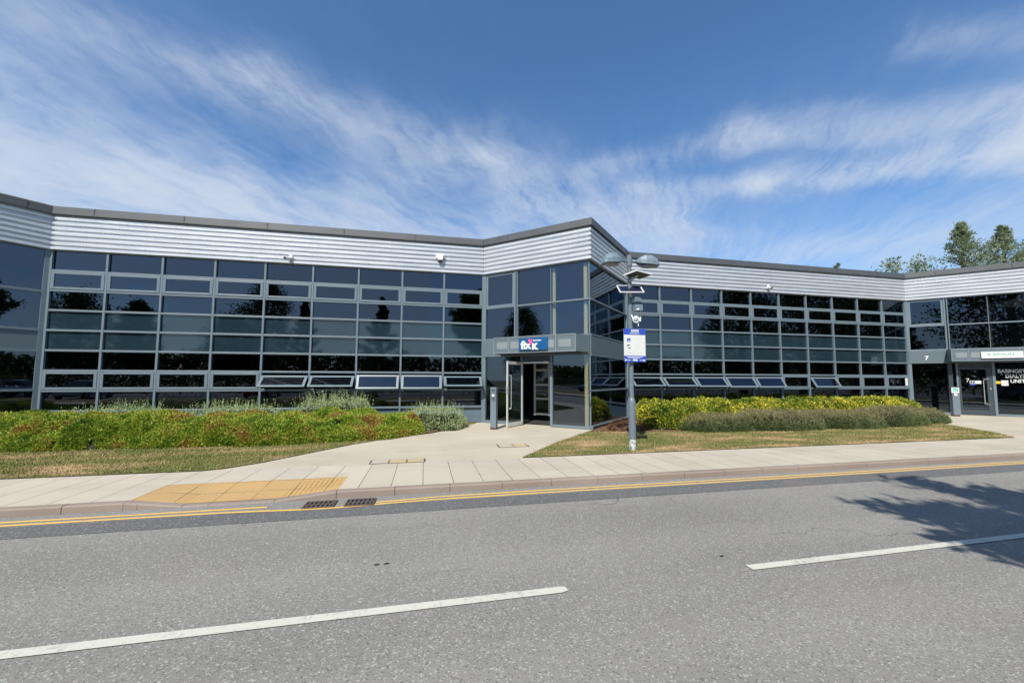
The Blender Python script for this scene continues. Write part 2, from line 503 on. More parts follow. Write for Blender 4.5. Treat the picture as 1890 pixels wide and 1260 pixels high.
# ribbed cladding + flashing on every face ------------------------------------------------
def cladding_strip(w, e0=0, e1=0):
    """trapezoid ribs run along the wall; ends mitred by e0/e1 per metre of projection"""
    prof = []
    n = 7; pitch = (ZCT-ZCB)/n
    for i in range(n):
        z = ZCB + i*pitch
        prof += [(z, .06), (z+pitch*.14, .110), (z+pitch*.58, .110), (z+pitch*.79, .05), (z+pitch*.95,.05)]
    prof.append((ZCT, .075))
    vs = []; fs = []
    for z, nn in prof: vs += [w.p(0-e0*nn, nn, z), w.p(w.L+e1*nn, nn, z)]
    for i in range(len(prof)-1): fs.append((2*i,2*i+1,2*i+3,2*i+2))
    m = MB(); m.add(vs, fs)
    # drip trim below and backing behind
    vs = [w.p(0,-.05,ZCB-.001), w.p(w.L,-.05,ZCB-.001), w.p(w.L+e1*.075,.075,ZCB-.001), w.p(0-e0*.075,.075,ZCB-.001)]
    m.add(vs, [(3,2,1,0)])
    m.build('wall_cladding', 'cladding', bld)
tq = math.tan(R(22.5))
conv, conc = tq, -tq           # convex corner grows with projection, concave shrinks
WLp, WLw, WRp, WRw = Wall(LB,LA), Wall(LC,LB), Wall(EA,EB), Wall(EB,EC)
ends = [(WLw,0,conc),(WLp,conc,1.),(WF,1.,conc),(WA,conc,conc),(WB,conc,1.),(WC,1.,conc),(WD,conc,conc),(WE,conc,1.),(WRp,1.,conc),(WRw,conc,0)]
for w, a, b in ends: cladding_strip(w, a, b)
for w, a, b in ends:
    m = MB()
    def q(s_end, n, z):
        return w.p(0-a*n, n, z) if s_end == 0 else w.p(w.L+b*n, n, z)
    # sloping-topped metal edge: vertical face, weathered top, drip return
    ring = [(.02,ZCT+.002),(.17,ZCT+.002),(.17,ZCT+.03),(.155,ZTOP-.02),(.10,ZTOP),(-.35,ZTOP-.03),(-.35,ZCT+.002)]
    vs = [q(0,n,z) for n,z in ring]+[q(1,n,z) for n,z in ring]; k = len(ring)
    m.add(vs, [tuple((i, (i+1)%k+0, k+(i+1)%k, k+i)) for i in range(k)]+[tuple(reversed(range(k))), tuple(range(k,2*k))])
    ss = 1.1
    while ss < w.L-.4:
        w.box(m, ss,ss+.035, .1705,.174, ZCT+.004,ZTOP-.03); ss += 2.44
    o = m.build('roof_flashing', 'flashing', bld)
    if w is WF or w is WLp:
        t = MB(); t.add([q(0,.16,ZTOP-.045),q(1,.16,ZTOP-.045),q(1,.105,ZTOP+.006),q(0,.105,ZTOP+.006),q(1,-.2,ZTOP-.012),q(0,-.2,ZTOP-.012)], [(0,1,2,3),(3,2,4,5)])
        t.build('roof_flashing_cap', 'flash_tan', bld)
outline = [LC,LB,LA,P0,P9,RA,Q0,Q10,EA,EB,EC,(EC[0],BACK),(LC[0],BACK)]
def inset_front(z, d): return [(x, y + (d if y < 20 else -d)) for x, y in outline]
MB().poly(inset_front(0,.25), 6.6).build('roof', 'roof_felt', bld)
# inner rooms: floors, ceilings, rear wall (dark behind the tinted glass)
inn = inset_front(0,.42)
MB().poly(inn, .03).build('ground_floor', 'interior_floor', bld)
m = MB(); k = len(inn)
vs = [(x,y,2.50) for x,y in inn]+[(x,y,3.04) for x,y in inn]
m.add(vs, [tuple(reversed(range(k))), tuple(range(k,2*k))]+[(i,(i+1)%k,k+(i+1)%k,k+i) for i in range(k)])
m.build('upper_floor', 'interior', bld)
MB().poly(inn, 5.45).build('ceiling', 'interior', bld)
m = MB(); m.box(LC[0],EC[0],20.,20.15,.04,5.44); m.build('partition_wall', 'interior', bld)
m = MB()
m.box(LC[0]-.2,LC[0],14.74,BACK,0,6.6); m.box(EC[0],EC[0]+.2,14.84,BACK,0,6.6); m.box(LC[0]-.2,EC[0]+.2,BACK,BACK+.2,0,6.6)
m.build('end_wall', 'cladding', bld)

# entrance prisms ----------------------------------------------------------------------------
def entrance(w, wc, cs0, cs1, cd, door, left=False):
    """w: street face with door, wc: return face (already sharing the apex)"""
    L = w.L
    fr = MB()
    w.box(fr, .03,.12,-.06,.05,0,ZCB+.05)                       # corner post by the main wall
    for a, b in ((1.34,1.40),(1.44,1.48)): w.box(fr, a,b,-.06,.05,3.04,ZCB+.05)
    w.box(fr, 2.755,2.775,-.05,.012,3.04,ZCB+.05)
    spans = [(.12,1.34),(1.48,2.755),(2.775,L-.012)]          # glass meets glass at the apex
    for a, b in spans:
        w.box(fr, a,b,-.06,.045,4.19,4.245)
        w.box(fr, a,b,-.06,.055,3.03,3.075)
        w.box(fr, a,b,-.06,.045,ZCB-.02,ZCB+.05)
    # ground floor frame
    w.box(fr, .12,1.60,-.06,.04,0.01,.09)
    w.box(fr, 2.82,L-.012,-.06,.04,0.01,.09)
    w.box(fr, 2.73,2.82,-.07,.045,0,2.40)
    w.box(fr, 1.60,1.66,-.07,.045,0,2.40)
    fr.build('entrance_frame', FR, bld, bevel=.004)
    g = 'glass_entrance' if door == 'open' else 'glass_shut'
    for a, b in spans:
        for z0, z1 in ((3.077,4.188),(4.247,ZCB-.022)):
            if a < .2 and z0 > 4: continue
            pane(w, 'entrance_glass', a+.001,b-.001,z0,z1,g)
    # framed light at upper left
    m = MB(); z0, z1 = 4.25, ZCB-.03; a, b = .125, 1.335
    for r in ((a,a+.08,z0,z1),(b-.08,b,z0,z1),(a+.08,b-.08,z0,z0+.07),(a+.08,b-.08,z1-.07,z1)): w.box(m, r[0],r[1],-.04,.03,r[2],r[3])
    o = m.build('entrance_window', FR, bld, bevel=.005)
    pm = MB(); w.box(pm, a+.079,b-.079,-.02,0,z0+.069,z1-.069); pm.build('pane', g, o)
    pane(w, 'entrance_glass', .121,1.599,.091,2.40,g)
    pane(w, 'entrance_glass', 2.821,L-.013,.091,2.40,g)
    m = MB(); w.box(m, .03,L,-.08,.075,2.405,3.028); m.build('fascia_panel', 'fascia', bld, bevel=.004)
    m = MB(); w.box(m, 1.66,2.73,-.05,.02,2.20,2.40); m.build('door_header', 'frame_dark', bld)
    # return face
    Lc = wc.L
    fr = MB()
    wc.box(fr, .0,.014,-.03,.012,0,ZCB+.05); wc.box(fr, Lc-.12,Lc-.02,-.06,.05,0,ZCB+.05)
    for z0, z1, n1 in ((4.19,4.245,.045),(3.03,3.075,.05),(2.36,2.404,.045),(1.20,1.255,.045),(.01,.11,.06),(ZCB-.02,ZCB+.05,.045)):
        wc.box(fr, .016,Lc-.12,-.06,n1,z0,z1)
    fr.build('return_frame', FR, bld, bevel=.004)
    for z0, z1 in ((.112,1.199),(1.257,2.359),(3.077,4.188),(4.247,ZCB-.022)):
        pane(wc, 'entrance_glass', .017,Lc-.121,z0,z1,g)
    m = MB(); wc.box(m, .0,Lc-.13,-.08,.04,2.405,3.028); m.build('fascia_panel', 'fascia', bld, bevel=.004)
    m = MB(); wc.box(m, .05,Lc-.1,-.05,.1,0,.009); wc.box(m, .06,Lc-.12,.061,.085,.0,.085); m.build('sill', 'black', bld)
    # canopy box
    m = MB(); n0 = .077
    zc0, zc1 = 2.47, 3.02
    pts = [(cs0, n0), (cs0, cd), (cs1-.0, cd), (cs1+.2 if cs1+.2 < L else L-.01, n0)]
    vs = [w.p(s,n,zc0) for s,n in pts]+[w.p(s,n,zc1) for s,n in pts]
    m.add(vs, [(0,1,2,3),(4,7,6,5),(0,4,5,1),(1,5,6,2),(2,6,7,3),(3,7,4,0)])
    can = m.build('entrance_canopy', 'fascia', bld)
    m = MB()                                                     # trims and soffit of the canopy
    w.box(m, cs0-.004,cs1+.004,cd+.001,cd+.012,zc0-.004,zc0+.028); w.box(m, cs0-.004,cs1+.004,cd+.001,cd+.012,zc1-.028,zc1+.004)
    cut = [cs0+.01, cs0+(cs1-cs0)*.205, cs0+(cs1-cs0)*.775, cs1-.01]
    for s in cut: w.box(m, s-.013,s+.013,cd+.001,cd+.010,zc0+.028,zc1-.028)
    m.build('trim', 'canopy_trim', can)
    m = MB(); w.box(m, cs0+.03,cs1-.03,n0+.02,cd-.03,zc0-.02,zc0-.002); m.build('soffit', 'soffit', can)
    segs = [(cut[0]+.13,cut[1]-.05),(cut[1]+.06,cut[1]+.5),(cut[2]-.5,cut[2]-.05),(cut[2]+.1,cut[3]-.15)]
    for a, b in segs:
        m = MB(); w.box(m, a,b,cd+.001,cd+.006,zc0+.15,zc1-.16); m.build('light_panel', 'light_panel', can)
    # cream columns just inside the glass
    for s, n in ((2.82,-.16),(L-.17,-.13)):
        m = MB(); z0 = 3.06 if s < 3 else .04
        if z0 > 1: m.tube([w.p(s,n,z0),w.p(s,n,5.44)], .06, 16)
        else:
            m.tube([w.p(s,n,.04),w.p(s,n,2.49)], .07, 16); m.tube([w.p(s,n,3.05),w.p(s,n,5.44)], .07, 16)
        m.build('column', 'cream_column', bld, smooth=False)
    return can

canB = entrance(WB, WC, .90, 3.92, .72, 'open')
canE = entrance(WE, Wall(EA,EB), 1.33, 4.0, .62, 'shut')
# left prism: return face only is in view
def return_only(wc):
    fr = MB(); Lc = wc.L
    wc.box(fr, Lc-.13,Lc-.03,-.06,.05,0,ZCB+.05); wc.box(fr, 0,.07,-.06,.05,0,ZCB+.05)
    for z0, z1, n1 in ((4.17,4.245,.045),(3.0,3.075,.05),(2.36,2.43,.045),(1.20,1.265,.045),(.01,.11,.06),(ZCB-.02,ZCB+.05,.045)):
        wc.box(fr, .07,Lc-.13,-.06,n1,z0,z1)
    fr.build('return_frame', FR, bld, bevel=.004)
    for z0, z1 in ((.112,1.199),(1.267,2.359),(3.077,4.168),(4.247,ZCB-.022)):
        pane(wc, 'entrance_glass', .071,Lc-.131,z0,z1,'glass_entrance')
    m = MB(); wc.box(m, .071,Lc-.131,-.05,.02,2.432,2.998); m.build('fascia_panel', 'fascia', bld)
return_only(WF)
for w in (WLp, ):
    for z0, z1, mt in ((.02,2.4,'glass_entrance'),(2.42,3.02,'fascia'),(3.04,ZCB,'glass_entrance')):
        pane(w, 'entrance_glass' if 'glass' in mt else 'fascia_panel', .02,w.L-.02,z0,z1,mt)
for w in (WLw, WRw):
    for z0, z1, mt in ((.0,.57,'base_panel'),(.6,2.4,'glass'),(2.43,3.65,'spandrel'),(3.68,ZCB,'glass')):
        pane(w, {'glass':'glass_pane','spandrel':'spandrel_panel','base_panel':'base_panel'}[mt], .02,w.L-.02,z0,z1,mt)
# bar that runs on past the apex on the return face
m = MB(); WC.box(m, -.45,3.9,.075,.11,1.205,1.26); m.build('guard_rail', FR, bld, bevel=.004)

# open glazed door of the middle entrance
dl = Wall(WB.p(1.665,.02,0)[:2], WB.p(1.665-.06,1.0,0)[:2])     # leaf stands out at right angles
dr = None
m = MB(); LD = .97
def dbox(mb, s0,s1,n0,n1,z0,z1): dl.box(mb, s0,s1,n0,n1,z0,z1)
for r in ((0,.055,.03,2.19),(LD-.055,LD,.03,2.19),(.055,LD-.055,.03,.15),(.055,LD-.055,2.09,2.19)): dbox(m, r[0],r[1],-.022,.022,r[2],r[3])
door = m.build('entrance_door', 'door_steel', bld, bevel=.004); door['label'] = 'glass door standing open'
m = MB(); dbox(m, .054,LD-.054,-.006,.006,.149,2.091); m.build('glass', 'glass_entrance', door)
for sg in (-1,1):
    m = MB(); x = LD-.12
    m.tube([dl.p(x,sg*.022,.62),dl.p(x,sg*.09,.62),dl.p(x,sg*.09,1.72),dl.p(x,sg*.022,1.72)], .014, 8)
    m.build('handle', 'steel', door)
m = MB(); dbox(m, LD-.07,LD+.012,-.03,.03,1.12,1.36); m.build('lock', 'steel', door)
m = MB(); WB.box(m, 1.7,2.70,.021,.05,2.14,2.19); WB.box(m, 2.5,2.68,.051,.08,2.13,2.2); m.build('door_closer', 'door_steel', bld)
# inner lobby door seen through the opening
m = MB()
for s in (1.50,2.10): WB.box(m, s,s+.08,-1.25,-1.2,.25,2.34)
for z in (.3,.86,1.38,1.93,2.3): WB.box(m, 1.58,2.10,-1.25,-1.2,z-.03,z+.04)
ld = m.build('lobby_door', 'interior_frame', bld)
for z0, z1 in ((.34,.83),(.90,1.35),(1.42,1.9),(1.97,2.27)):
    m = MB(); WB.box(m, 1.581,2.099,-1.235,-1.22,z0,z1); m.build('pane', 'glass_entrance', ld)

# shut door of the right-hand entrance
m = MB()
for r in ((1.665,1.74,.02,2.19),(2.55,2.725,.02,2.19),(1.74,2.55,.02,.20),(1.74,2.55,2.10,2.19)): WE.box(m, r[0],r[1],-.03,.02,r[2],r[3])
d2 = m.build('entrance_door', 'door_dark', bld, bevel=.004); d2['label'] = 'shut dark glass door with long bow handle'
m = MB(); WE.box(m, 1.739,2.551,-.015,0,.199,2.101); m.build('glass', 'glass_entrance', d2)
m = MB(); m.tube([WE.p(2.60,.02,.50),WE.p(2.46,.10,.52),WE.p(2.42,.11,.58),WE.p(2.42,.11,1.58),WE.p(2.46,.10,1.64),WE.p(2.60,.02,1.66)], .016, 8); m.build('handle', 'steel', d2)
m = MB(); WE.box(m, 2.62,2.67,.021,.045,1.18,1.26); m.build('lock', 'steel', d2)
m = MB(); WE.box(m, 1.33,1.47,-.05,.09,.0,2.40); m.build('door_pier', 'frame_dark', bld)
text('7', .24, .004, 'letter_silver', bld, WE.mat(1.90,.004,1.52), name='door_number')
text('7', .26, .006, 'white', bld, WE.mat(.58,.08,2.58), name='wall_number', bold=.006)
for body, s, z in (('BASINGSTOKE',2.90,2.02),('DIALYSIS',3.12,1.80),('UNIT',3.26,1.575)):
    text(body, .215, .005, 'letter_silver', bld, WE.mat(s,.004,z-.08), name='wall_lettering', bold=.004, sx=.86)
def plate(w, s0,s1,z0,z1, mat, name, n0=.0015, th=.006, parent=bld):
    mb = MB(); w.box(mb, s0,s1,n0,n0+th,z0,z1); return mb.build(name, mat, parent)
st = plate(WE, 2.02,2.38,1.44,1.58,'sign_white','door_sticker')
for a,b,c,d,mt in ((2.03,2.19,1.37,1.45,'sign_blue'),(2.04,2.10,1.47,1.56,'ink_dark'),(2.12,2.18,1.47,1.56,'ink_dark')): plate(WE, a,b,c,d,mt,'sticker_mark',.008,.003,st)
plate(WE, 2.83,2.97,1.45,1.56,'yellow_sticker','window_sticker')
nt = plate(WE, 2.985,3.20,1.36,1.60,'paper','window_notice')
for k in range(5): plate(WE, 3.01,3.18,1.40+k*.036,1.412+k*.036,'ink_grey','notice_line',.008,.002,nt)
plate(WD, 9*WD.L/10+1.18,9*WD.L/10+1.33,ZR[1]+.13,ZR[2]-.12,'sign_white','window_notice',.05,.004)

# ------------------------------------------------------------------ signs, cameras, lights on the building
def board(name, label, w, s0,s1,z0,z1,n0,mat,th=.05):
    t = thing(name, label, 'sign', w.p((s0+s1)/2,n0,z0))
    m = MB(); w.box(m, s0,s1,n0,n0+th,z0,z1); m.build('board', mat, t, bevel=.004)
    return t
nB = .72+.014
sb = board('shop_sign', 'blue sign with white lettering and pink arrow on the middle entrance canopy', WB, 1.93,2.98,2.545,2.945,nB,'sign_navy')
nf = nB+.0515
text('fix', .36, .004, 'sign_white', sb, WB.mat(2.02,nf,2.60), bold=.016, sx=1.02)
text('K', .255, .004, 'paleyellow', sb, WB.mat(2.435,nf,2.575), bold=.018, sx=1.1)
m = MB()
def arrow(pts):
    k = len(pts); vs = [WB.p(s,nf,z) for s,z in pts]+[WB.p(s,nf+.006,z) for s,z in pts]
    m.add(vs, [tuple(reversed(range(k))), tuple(range(k,2*k))]+[(i,(i+1)%k,k+(i+1)%k,k+i) for i in range(k)])
arrow([(2.285,2.78),(2.36,2.775),(2.28,2.86),(2.33,2.925),(2.41,2.84),(2.415,2.91),(2.435,2.91),(2.435,2.745),(2.285,2.745)][::-1])
m.build('arrow_mark', 'pink', sb)
m = MB(); s = 2.47
for k in range(9):
    wd = (.028,.022,.026,.018,.03,.022,.026,.024,.03)[k]
    WB.box(m, s,s+wd,nf,nf+.004,2.835,2.875+.004*(k%2)); s += wd+.008
m.build('small_lettering', 'sign_white', sb)
nE = .62+.014
se = board('shop_sign', 'long white sign with pale teal lettering on the right entrance canopy', WE, 2.24,3.47,2.575,2.865,nE,'sign_white')
text('B BRAUN', .17, .003, 'ink_teal', se, WE.mat(2.42,nE+.0515,2.69), sx=1.12)

def cctv(name, label, w, s, z, kind):
    b = w.p(s,.105,z)
    t = thing(name, label, 'camera' if kind else 'floodlight', b)
    m = MB()
    if kind:
        w.box(m, s-.05,s+.05,.10,.16,z-.02,z+.10); m.build('mount', 'white', t, bevel=.01)
        m = MB(); m.tube([w.p(s,.13,z+.02),w.p(s,.24,z-.03)], .025, 8)
        m.build('arm', 'white', t)
        m = MB(); m.tube([w.p(s-.03,.13,z-.03),w.p(s-.10,.40,z-.085)], [.05,.055], 12); m.build('housing', 'white', t)
        m = MB(); m.tube([w.p(s-.10,.401,z-.085),w.p(s-.103,.415,z-.088)], [.042,.042], 12); m.build('lens', 'black', t)
        m = MB(); m.tube([w.p(s+.05,.12,z-.02),w.p(s+.06,.115,z-.13),w.p(s+.04,.115,z-.17)], .012, 6); m.build('cable', 'offwhite', t)
    else:
        w.box(m, s-.16,s-.10,.10,.20,z-.04,z+.08); w.box(m, s+.10,s+.16,.10,.20,z-.04,z+.08); m.build('bracket', 'white', t, bevel=.006)
        m = MB(); c = [w.p(s-.13,.13,z+.09),w.p(s+.13,.13,z+.09),w.p(s+.10,.28,z-.06),w.p(s-.10,.28,z-.06)]
        vs = [w.p(s-.08,.28,z-.13),w.p(s+.08,.28,z-.13),w.p(s+.08,.13,z-.13),w.p(s-.08,.13,z-.13),w.p(s-.13,.26,z+.10),w.p(s+.13,.26,z+.10),w.p(s+.13,.12,z+.10),w.p(s-.13,.12,z+.10)]
        m.box8(vs); m.build('housing', 'white', t, bevel=.012)
        m = MB(); w.box(m, s-.075,s+.075,.14,.25,z-.18,z-.131); m.build('sensor', 'black', t, bevel=.01)
    return t
cctv('security_camera', 'small white security camera on the cladding of the long left facade', WA, 6.77, 5.70, 1)
cctv('floodlight', 'white wall floodlight with dark sensor near the end of the left cladding', WA, 11.78, 6.06, 0)
cctv('security_camera', 'small white security camera on the cladding of the right facade', WD, 6.93, 5.74, 1)

# ------------------------------------------------------------------ street furniture
px, py = 4.643, 8.317
lp = thing('lamp_post', 'grey twin headed lamp post with peeling foot standing on the grass by the pavement', 'lamp post', (px,py,0))
m = MB(); m.tube([(px,py,.25),(px,py,1.08)], .082, 18); m.build('base_section', 'post', lp, smooth=False)
m = MB(); m.tube([(px,py,-.05),(px,py,.02),(px,py,.249)], [.078,.078,.076], 18); m.build('foot', 'post_peeled', lp)
m = MB(); m.tube([(px,py,1.081),(px,py,1.12),(px,py,1.18),(px,py,4.46)], [.082,.075,.05,.045], 16); m.build('pole', 'post', lp)
m = MB(); m.tube([(px,py,4.24),(px,py,4.50)], .062, 14); m.tube([(px-.28,py-.03,4.36),(px+.28,py+.03,4.36)], .028, 10); m.build('cross_arm', 'post', lp)
def head(sx):
    mb = MB(); c = Vector((px+sx*.18, py, 4.34))
    d = Vector((sx*.96, -.05*sx-.1, 0)).normalized(); e = Vector((-d.y, d.x, 0))
    # hood: stations along the length: (dist, half width, z bottom, z top)
    stn = [(0,.05,.0,.06),(.08,.11,-.03,.13),(.2,.16,-.055,.19),(.34,.175,-.07,.185),(.47,.16,-.08,.10),(.52,.13,-.085,-.04)]
    rings = []
    for t, hw, zb, zt in stn:
        rr = []
        for a, zz in ((-1,zb),(-.96,zb+(zt-zb)*.45),(-.62,zb+(zt-zb)*.9),(0,zt),(.62,zb+(zt-zb)*.9),(.96,zb+(zt-zb)*.45),(1,zb)):
            p = c + d*t + e*(hw*a); rr.append((p.x,p.y,p.z+zz))
        rings.append(rr)
    vs = [q for r in rings for q in r]; n = 7; fs = []
    for i in range(len(rings)-1):
        for k in range(n-1): fs.append((i*n+k,i*n+k+1,(i+1)*n+k+1,(i+1)*n+k))
        fs.append((i*n+n-1,i*n,(i+1)*n,(i+1)*n+n-1))
    fs += [tuple(range(n)), tuple(reversed([(len(rings)-1)*n+k for k in range(n)]))]
    mb.add(vs, fs); h = mb.build('lamp_head', 'lamp', lp, smooth=False)
    mb = MB(); vs = []
    for k in range(14):
        t = 2*math.pi*k/14; p = c + d*(.29+.19*math.cos(t)) + e*(.12*math.sin(t)); vs.append((p.x,p.y,p.z-.078-.0*math.cos(t)))
    vs2 = [(x,y,z-.02) for x,y,z in vs]
    mb.add(vs+vs2, [tuple(range(14)), tuple(reversed(range(14,28)))]+[(i,(i+1)%14,14+(i+1)%14,14+i) for i in range(14)]); mb.build('lens', 'lens', h)
head(-1); head(1)

def solar(label, cz, cx, tiltx, rz, wd, dp):
    t = thing('solar_panel', label, 'solar panel', (px,py-.06,cz-.1), group=None)
    M = Matrix.Translation((px+cx, py-.09, cz)) @ Matrix.Rotation(R(rz),4,'Z') @ Matrix.Rotation(R(tiltx),4,'X')
    def bx(mb, x0,x1,y0,y1,z0,z1):
        c = [(x0,y0,z0),(x1,y0,z0),(x1,y1,z0),(x0,y1,z0),(x0,y0,z1),(x1,y0,z1),(x1,y1,z1),(x0,y1,z1)]
        mb.box8([tuple(M @ Vector(q)) for q in c])
    w2, d2 = wd/2, dp/2; m = MB()
    bx(m,-w2,w2,-d2,-d2+.022,-.012,.014); bx(m,-w2,w2,d2-.022,d2,-.012,.014); bx(m,-w2,-w2+.022,-d2+.022,d2-.022,-.012,.014); bx(m,w2-.022,w2,-d2+.022,d2-.022,-.012,.014)
    m.build('panel_frame', 'white', t)
    m = MB(); bx(m,-w2+.0221,w2-.0221,-d2+.0221,d2-.0221,-.010,-.002); m.build('backing', 'frame_dark', t)
    m = MB(); n = 9
    for i in range(n):
        for j in range(2):
            x0 = -w2+.026+(wd-.052)*i/n; y0 = -d2+.026+(dp-.052)*j/2
            bx(m, x0,x0+(wd-.052)/n-.006,y0,y0+(dp-.052)/2-.006,-.001,.004)
    m.build('solar_cells', 'solar_cell', t)
    m = MB(); m.tube([(px,py-.045,cz-.14),tuple(M @ Vector((0,.02,-.012)))], .03, 10)
    m.tube([(px,py-.0,cz-.14),(px,py-.06,cz-.14)], .035, 10); m.build('bracket', 'offwhite', t)
    return t
solar('upper white framed solar panel on the lamp post seen nearly edge on', 4.03, .17, -6, 24, .60, .36)
solar('lower white framed solar panel on the lamp post tilted to show its cells', 3.68, -.04, 38, -12, .56, .36)
def boxthing(name, label, cat, x0,x1,y0,y1,z0,z1,mat,lid=True):
    t = thing(name, label, cat, ((x0+x1)/2,y1,z0))
    m = MB(); m.box(x0,x1,y0+.015,y1,z0,z1); m.build('case', mat, t, bevel=.012)
    m = MB(); m.box(x0+.012,x1-.012,y0,y0+.0145,z0+.012,z1-.012); m.build('door', mat, t, bevel=.004)
    return t
boxthing('equipment_box', 'plain grey equipment box on the lamp post just under the lower solar panel', 'box', px+.03,px+.19,py-.19,py-.048,3.36,3.50,'post')
eq = boxthing('equipment_box', 'pale equipment box on the lamp post with a hooded lens below it', 'box', px+.03,px+.21,py-.22,py-.048,3.15,3.31,'lamp')
m = MB(); m.tube([(px+.08,py-.19,3.27),(px+.08,py-.19,3.18)], [.0,.05], 10); m.build('hood', 'white', eq)
dc = thing('security_camera', 'small dome camera hanging on a white curved bracket of the lamp post', 'camera', (px+.06,py-.1,2.95))
m = MB(); cx = px+.07
m.tube([(cx-.07,py-.06,3.08)]+[(cx+.07*math.cos(t),py-.12,2.99+.09*math.sin(t)*1.0) for t in np.linspace(math.pi,2.15*math.pi,12)]+[(cx+.05,py-.08,3.12)], .014, 8); m.build('bracket', 'white', dc)
m = MB(); m.tube([(cx,py-.12,3.05),(cx,py-.12,2.99),(cx,py-.12,2.955),(cx,py-.12,2.935)], [.045,.05,.035,.01], 14); m.build('dome', 'ink_grey', dc)
m = MB(); m.tube([(cx+.13,py-.1,3.06),(cx+.11,py-.11,2.93)], [.02,.022], 8); m.tube([(cx+.07,py-.1,2.9),(cx+.075,py-.1,2.82)], .012, 6); m.build('microphone', 'ink_grey', dc)
# parking notice
WS = Wall((px-.30,py-.11),(px+.30,py-.11))
ps = thing('parking_sign', 'white notice board with blue header and footer fixed to the lamp post', 'sign', (px,py-.09,2.0))
sx0, sx1 = .07,.61
m = MB(); WS.box(m, sx0,sx1,-.012,0,2.0,2.75); m.build('board', 'sign_white', ps, bevel=.003)
m = MB(); WS.box(m, sx0-.002,sx1+.002,.0005,.004,2.62,2.755); m.build('header', 'sign_blue', ps)
m = MB(); WS.box(m, sx0-.002,sx1+.002,.0005,.004,1.995,2.135); m.build('footer', 'sign_blue', ps)
m = MB(); xx = sx0+.18
for wd in (.03,.022,.03,.026,.02,.028):
    WS.box(m, xx,xx+wd,.0045,.006,2.685,2.735); xx += wd+.007
xx = sx0+.145
for k in range(11):
    WS.box(m, xx,xx+.016,.0045,.006,2.642,2.662); xx += .022
m.build('header_lettering', 'sign_white', ps)
m = MB()
for a,b,c,d in ((.08,.46,2.102,2.114),(.11,.40,2.083,2.093)): WS.box(m, sx0+a-.02,sx0+b,.0045,.006,c,d)
for a,b,c,d in ((.015,.055,2.02,2.06),(.07,.16,2.03,2.045),(.21,.33,2.02,2.06),(.38,.45,2.032,2.045),(.46,.52,2.02,2.05)): WS.box(m, sx0+a,sx0+b,.0045,.006,c,d)
m.build('footer_lettering', 'ink_grey', ps)
m = MB()
for k in range(9): WS.box(m, sx0+.27,sx0+.27+.19+.05*math.sin(k*2.1),.0005,.002,2.56-.034*k,2.572-.034*k)
for k in range(4): WS.box(m, sx0+.06,sx0+.46-.04*k,.0005,.002,2.23-.024*k,2.24-.024*k)
m.build('body_lettering', 'ink_grey', ps)
m = MB(); c0 = sx0+.08
WS.box(m, c0,c0+.08,.0005,.004,2.455,2.535); m.build('camera_symbol', 'sign_blue', ps)
m = MB(); WS.box(m, c0+.025,c0+.055,.0045,.006,2.46,2.49); m.build('symbol_centre', 'sign_white', ps)
m = MB(); vs=[WS.p(c0,.003,2.39),WS.p(c0+.08,.003,2.39),WS.p(c0,.003,2.345)]; m.add(vs,[(2,1,0)])
m.add([WS.p(c0,.003,2.305),WS.p(c0+.08,.003,2.305),WS.p(c0+.08,.003,2.335)],[(0,1,2)]); m.build('wheel_symbol', 'ink_dark', ps)
m = MB()
for z in (2.2,2.6): m.box(px-.06,px+.06,py-.098,py-.03,z,z+.03)
m.build('clamp', 'steel', ps)

# entry bollards
def bollard(label, x, y, rz, h, wd, dp, kind):
    t = thing('intercom_post', label, 'post', (x,y,0))
    a = R(rz); d = np.array([math.cos(a), math.sin(a)])
    w = Wall((x-d[0]*wd/2, y-d[1]*wd/2), (x+d[0]*wd/2, y+d[1]*wd/2))
    m = MB(); w.box(m, 0,wd,-dp/2,dp/2,0,h); m.build('body', 'bollard', t, bevel=.006)
    f = dp/2
    if kind == 0:
        m = MB(); w.box(m, wd*.12,wd*.88,f+.0005,f+.012,h-.42,h-.03); ip = m.build('intercom', 'fascia', t, bevel=.003)
        m = MB()
        for z in (h-.08,h-.11): w.box(m, wd*.25,wd*.75,f+.0125,f+.015,z,z+.014)
        m.build('speaker_slot', 'black', ip)
        m = MB(); w.box(m, wd*.3,wd*.72,f+.0125,f+.02,h-.28,h-.22); m.build('call_button', 'letter_silver', ip)
        m = MB(); w.box(m, wd*.3,wd*.72,f+.0125,f+.02,h-.36,h-.33); m.build('card_slot', 'black', ip)
    else:
        m = MB(); w.box(m, -.03,wd+.02,f+.0005,f+.012,h-.28,h-.03); pl = m.build('notice', 'sign_white', t)
        m = MB()
        w.box(m, .015,wd-.025,f+.0125,f+.015,h-.225,h-.085); m.build('symbol_ground', 'green', pl)
        m = MB()
        for q in (.04,.105):
            w.box(m, q,q+.035,f+.0155,f+.018,h-.205,h-.145); w.box(m, q+.009,q+.026,f+.0155,f+.018,h-.13,h-.11)
        m.build('symbol', 'sign_white', pl)
        m = MB(); w.box(m, .04,.16,f+.0005,f+.03,h-.42,h-.30); m.build('keypad', 'paper', t, bevel=.004)
        m = MB(); w.box(m, -.03,wd+.02,f-.01,f+.03,h-.03,h+.0); m.build('cap', 'frame_dark', t)
bollard('grey square intercom post with rusty foot left of the open door', 2.18, 12.58, -26, 1.33, .19, .20, 0)
bollard('grey square entry post with white and green notice at the right entrance', 22.93+.25, 12.9+.25, -30, 1.32, .22, .2, 1)

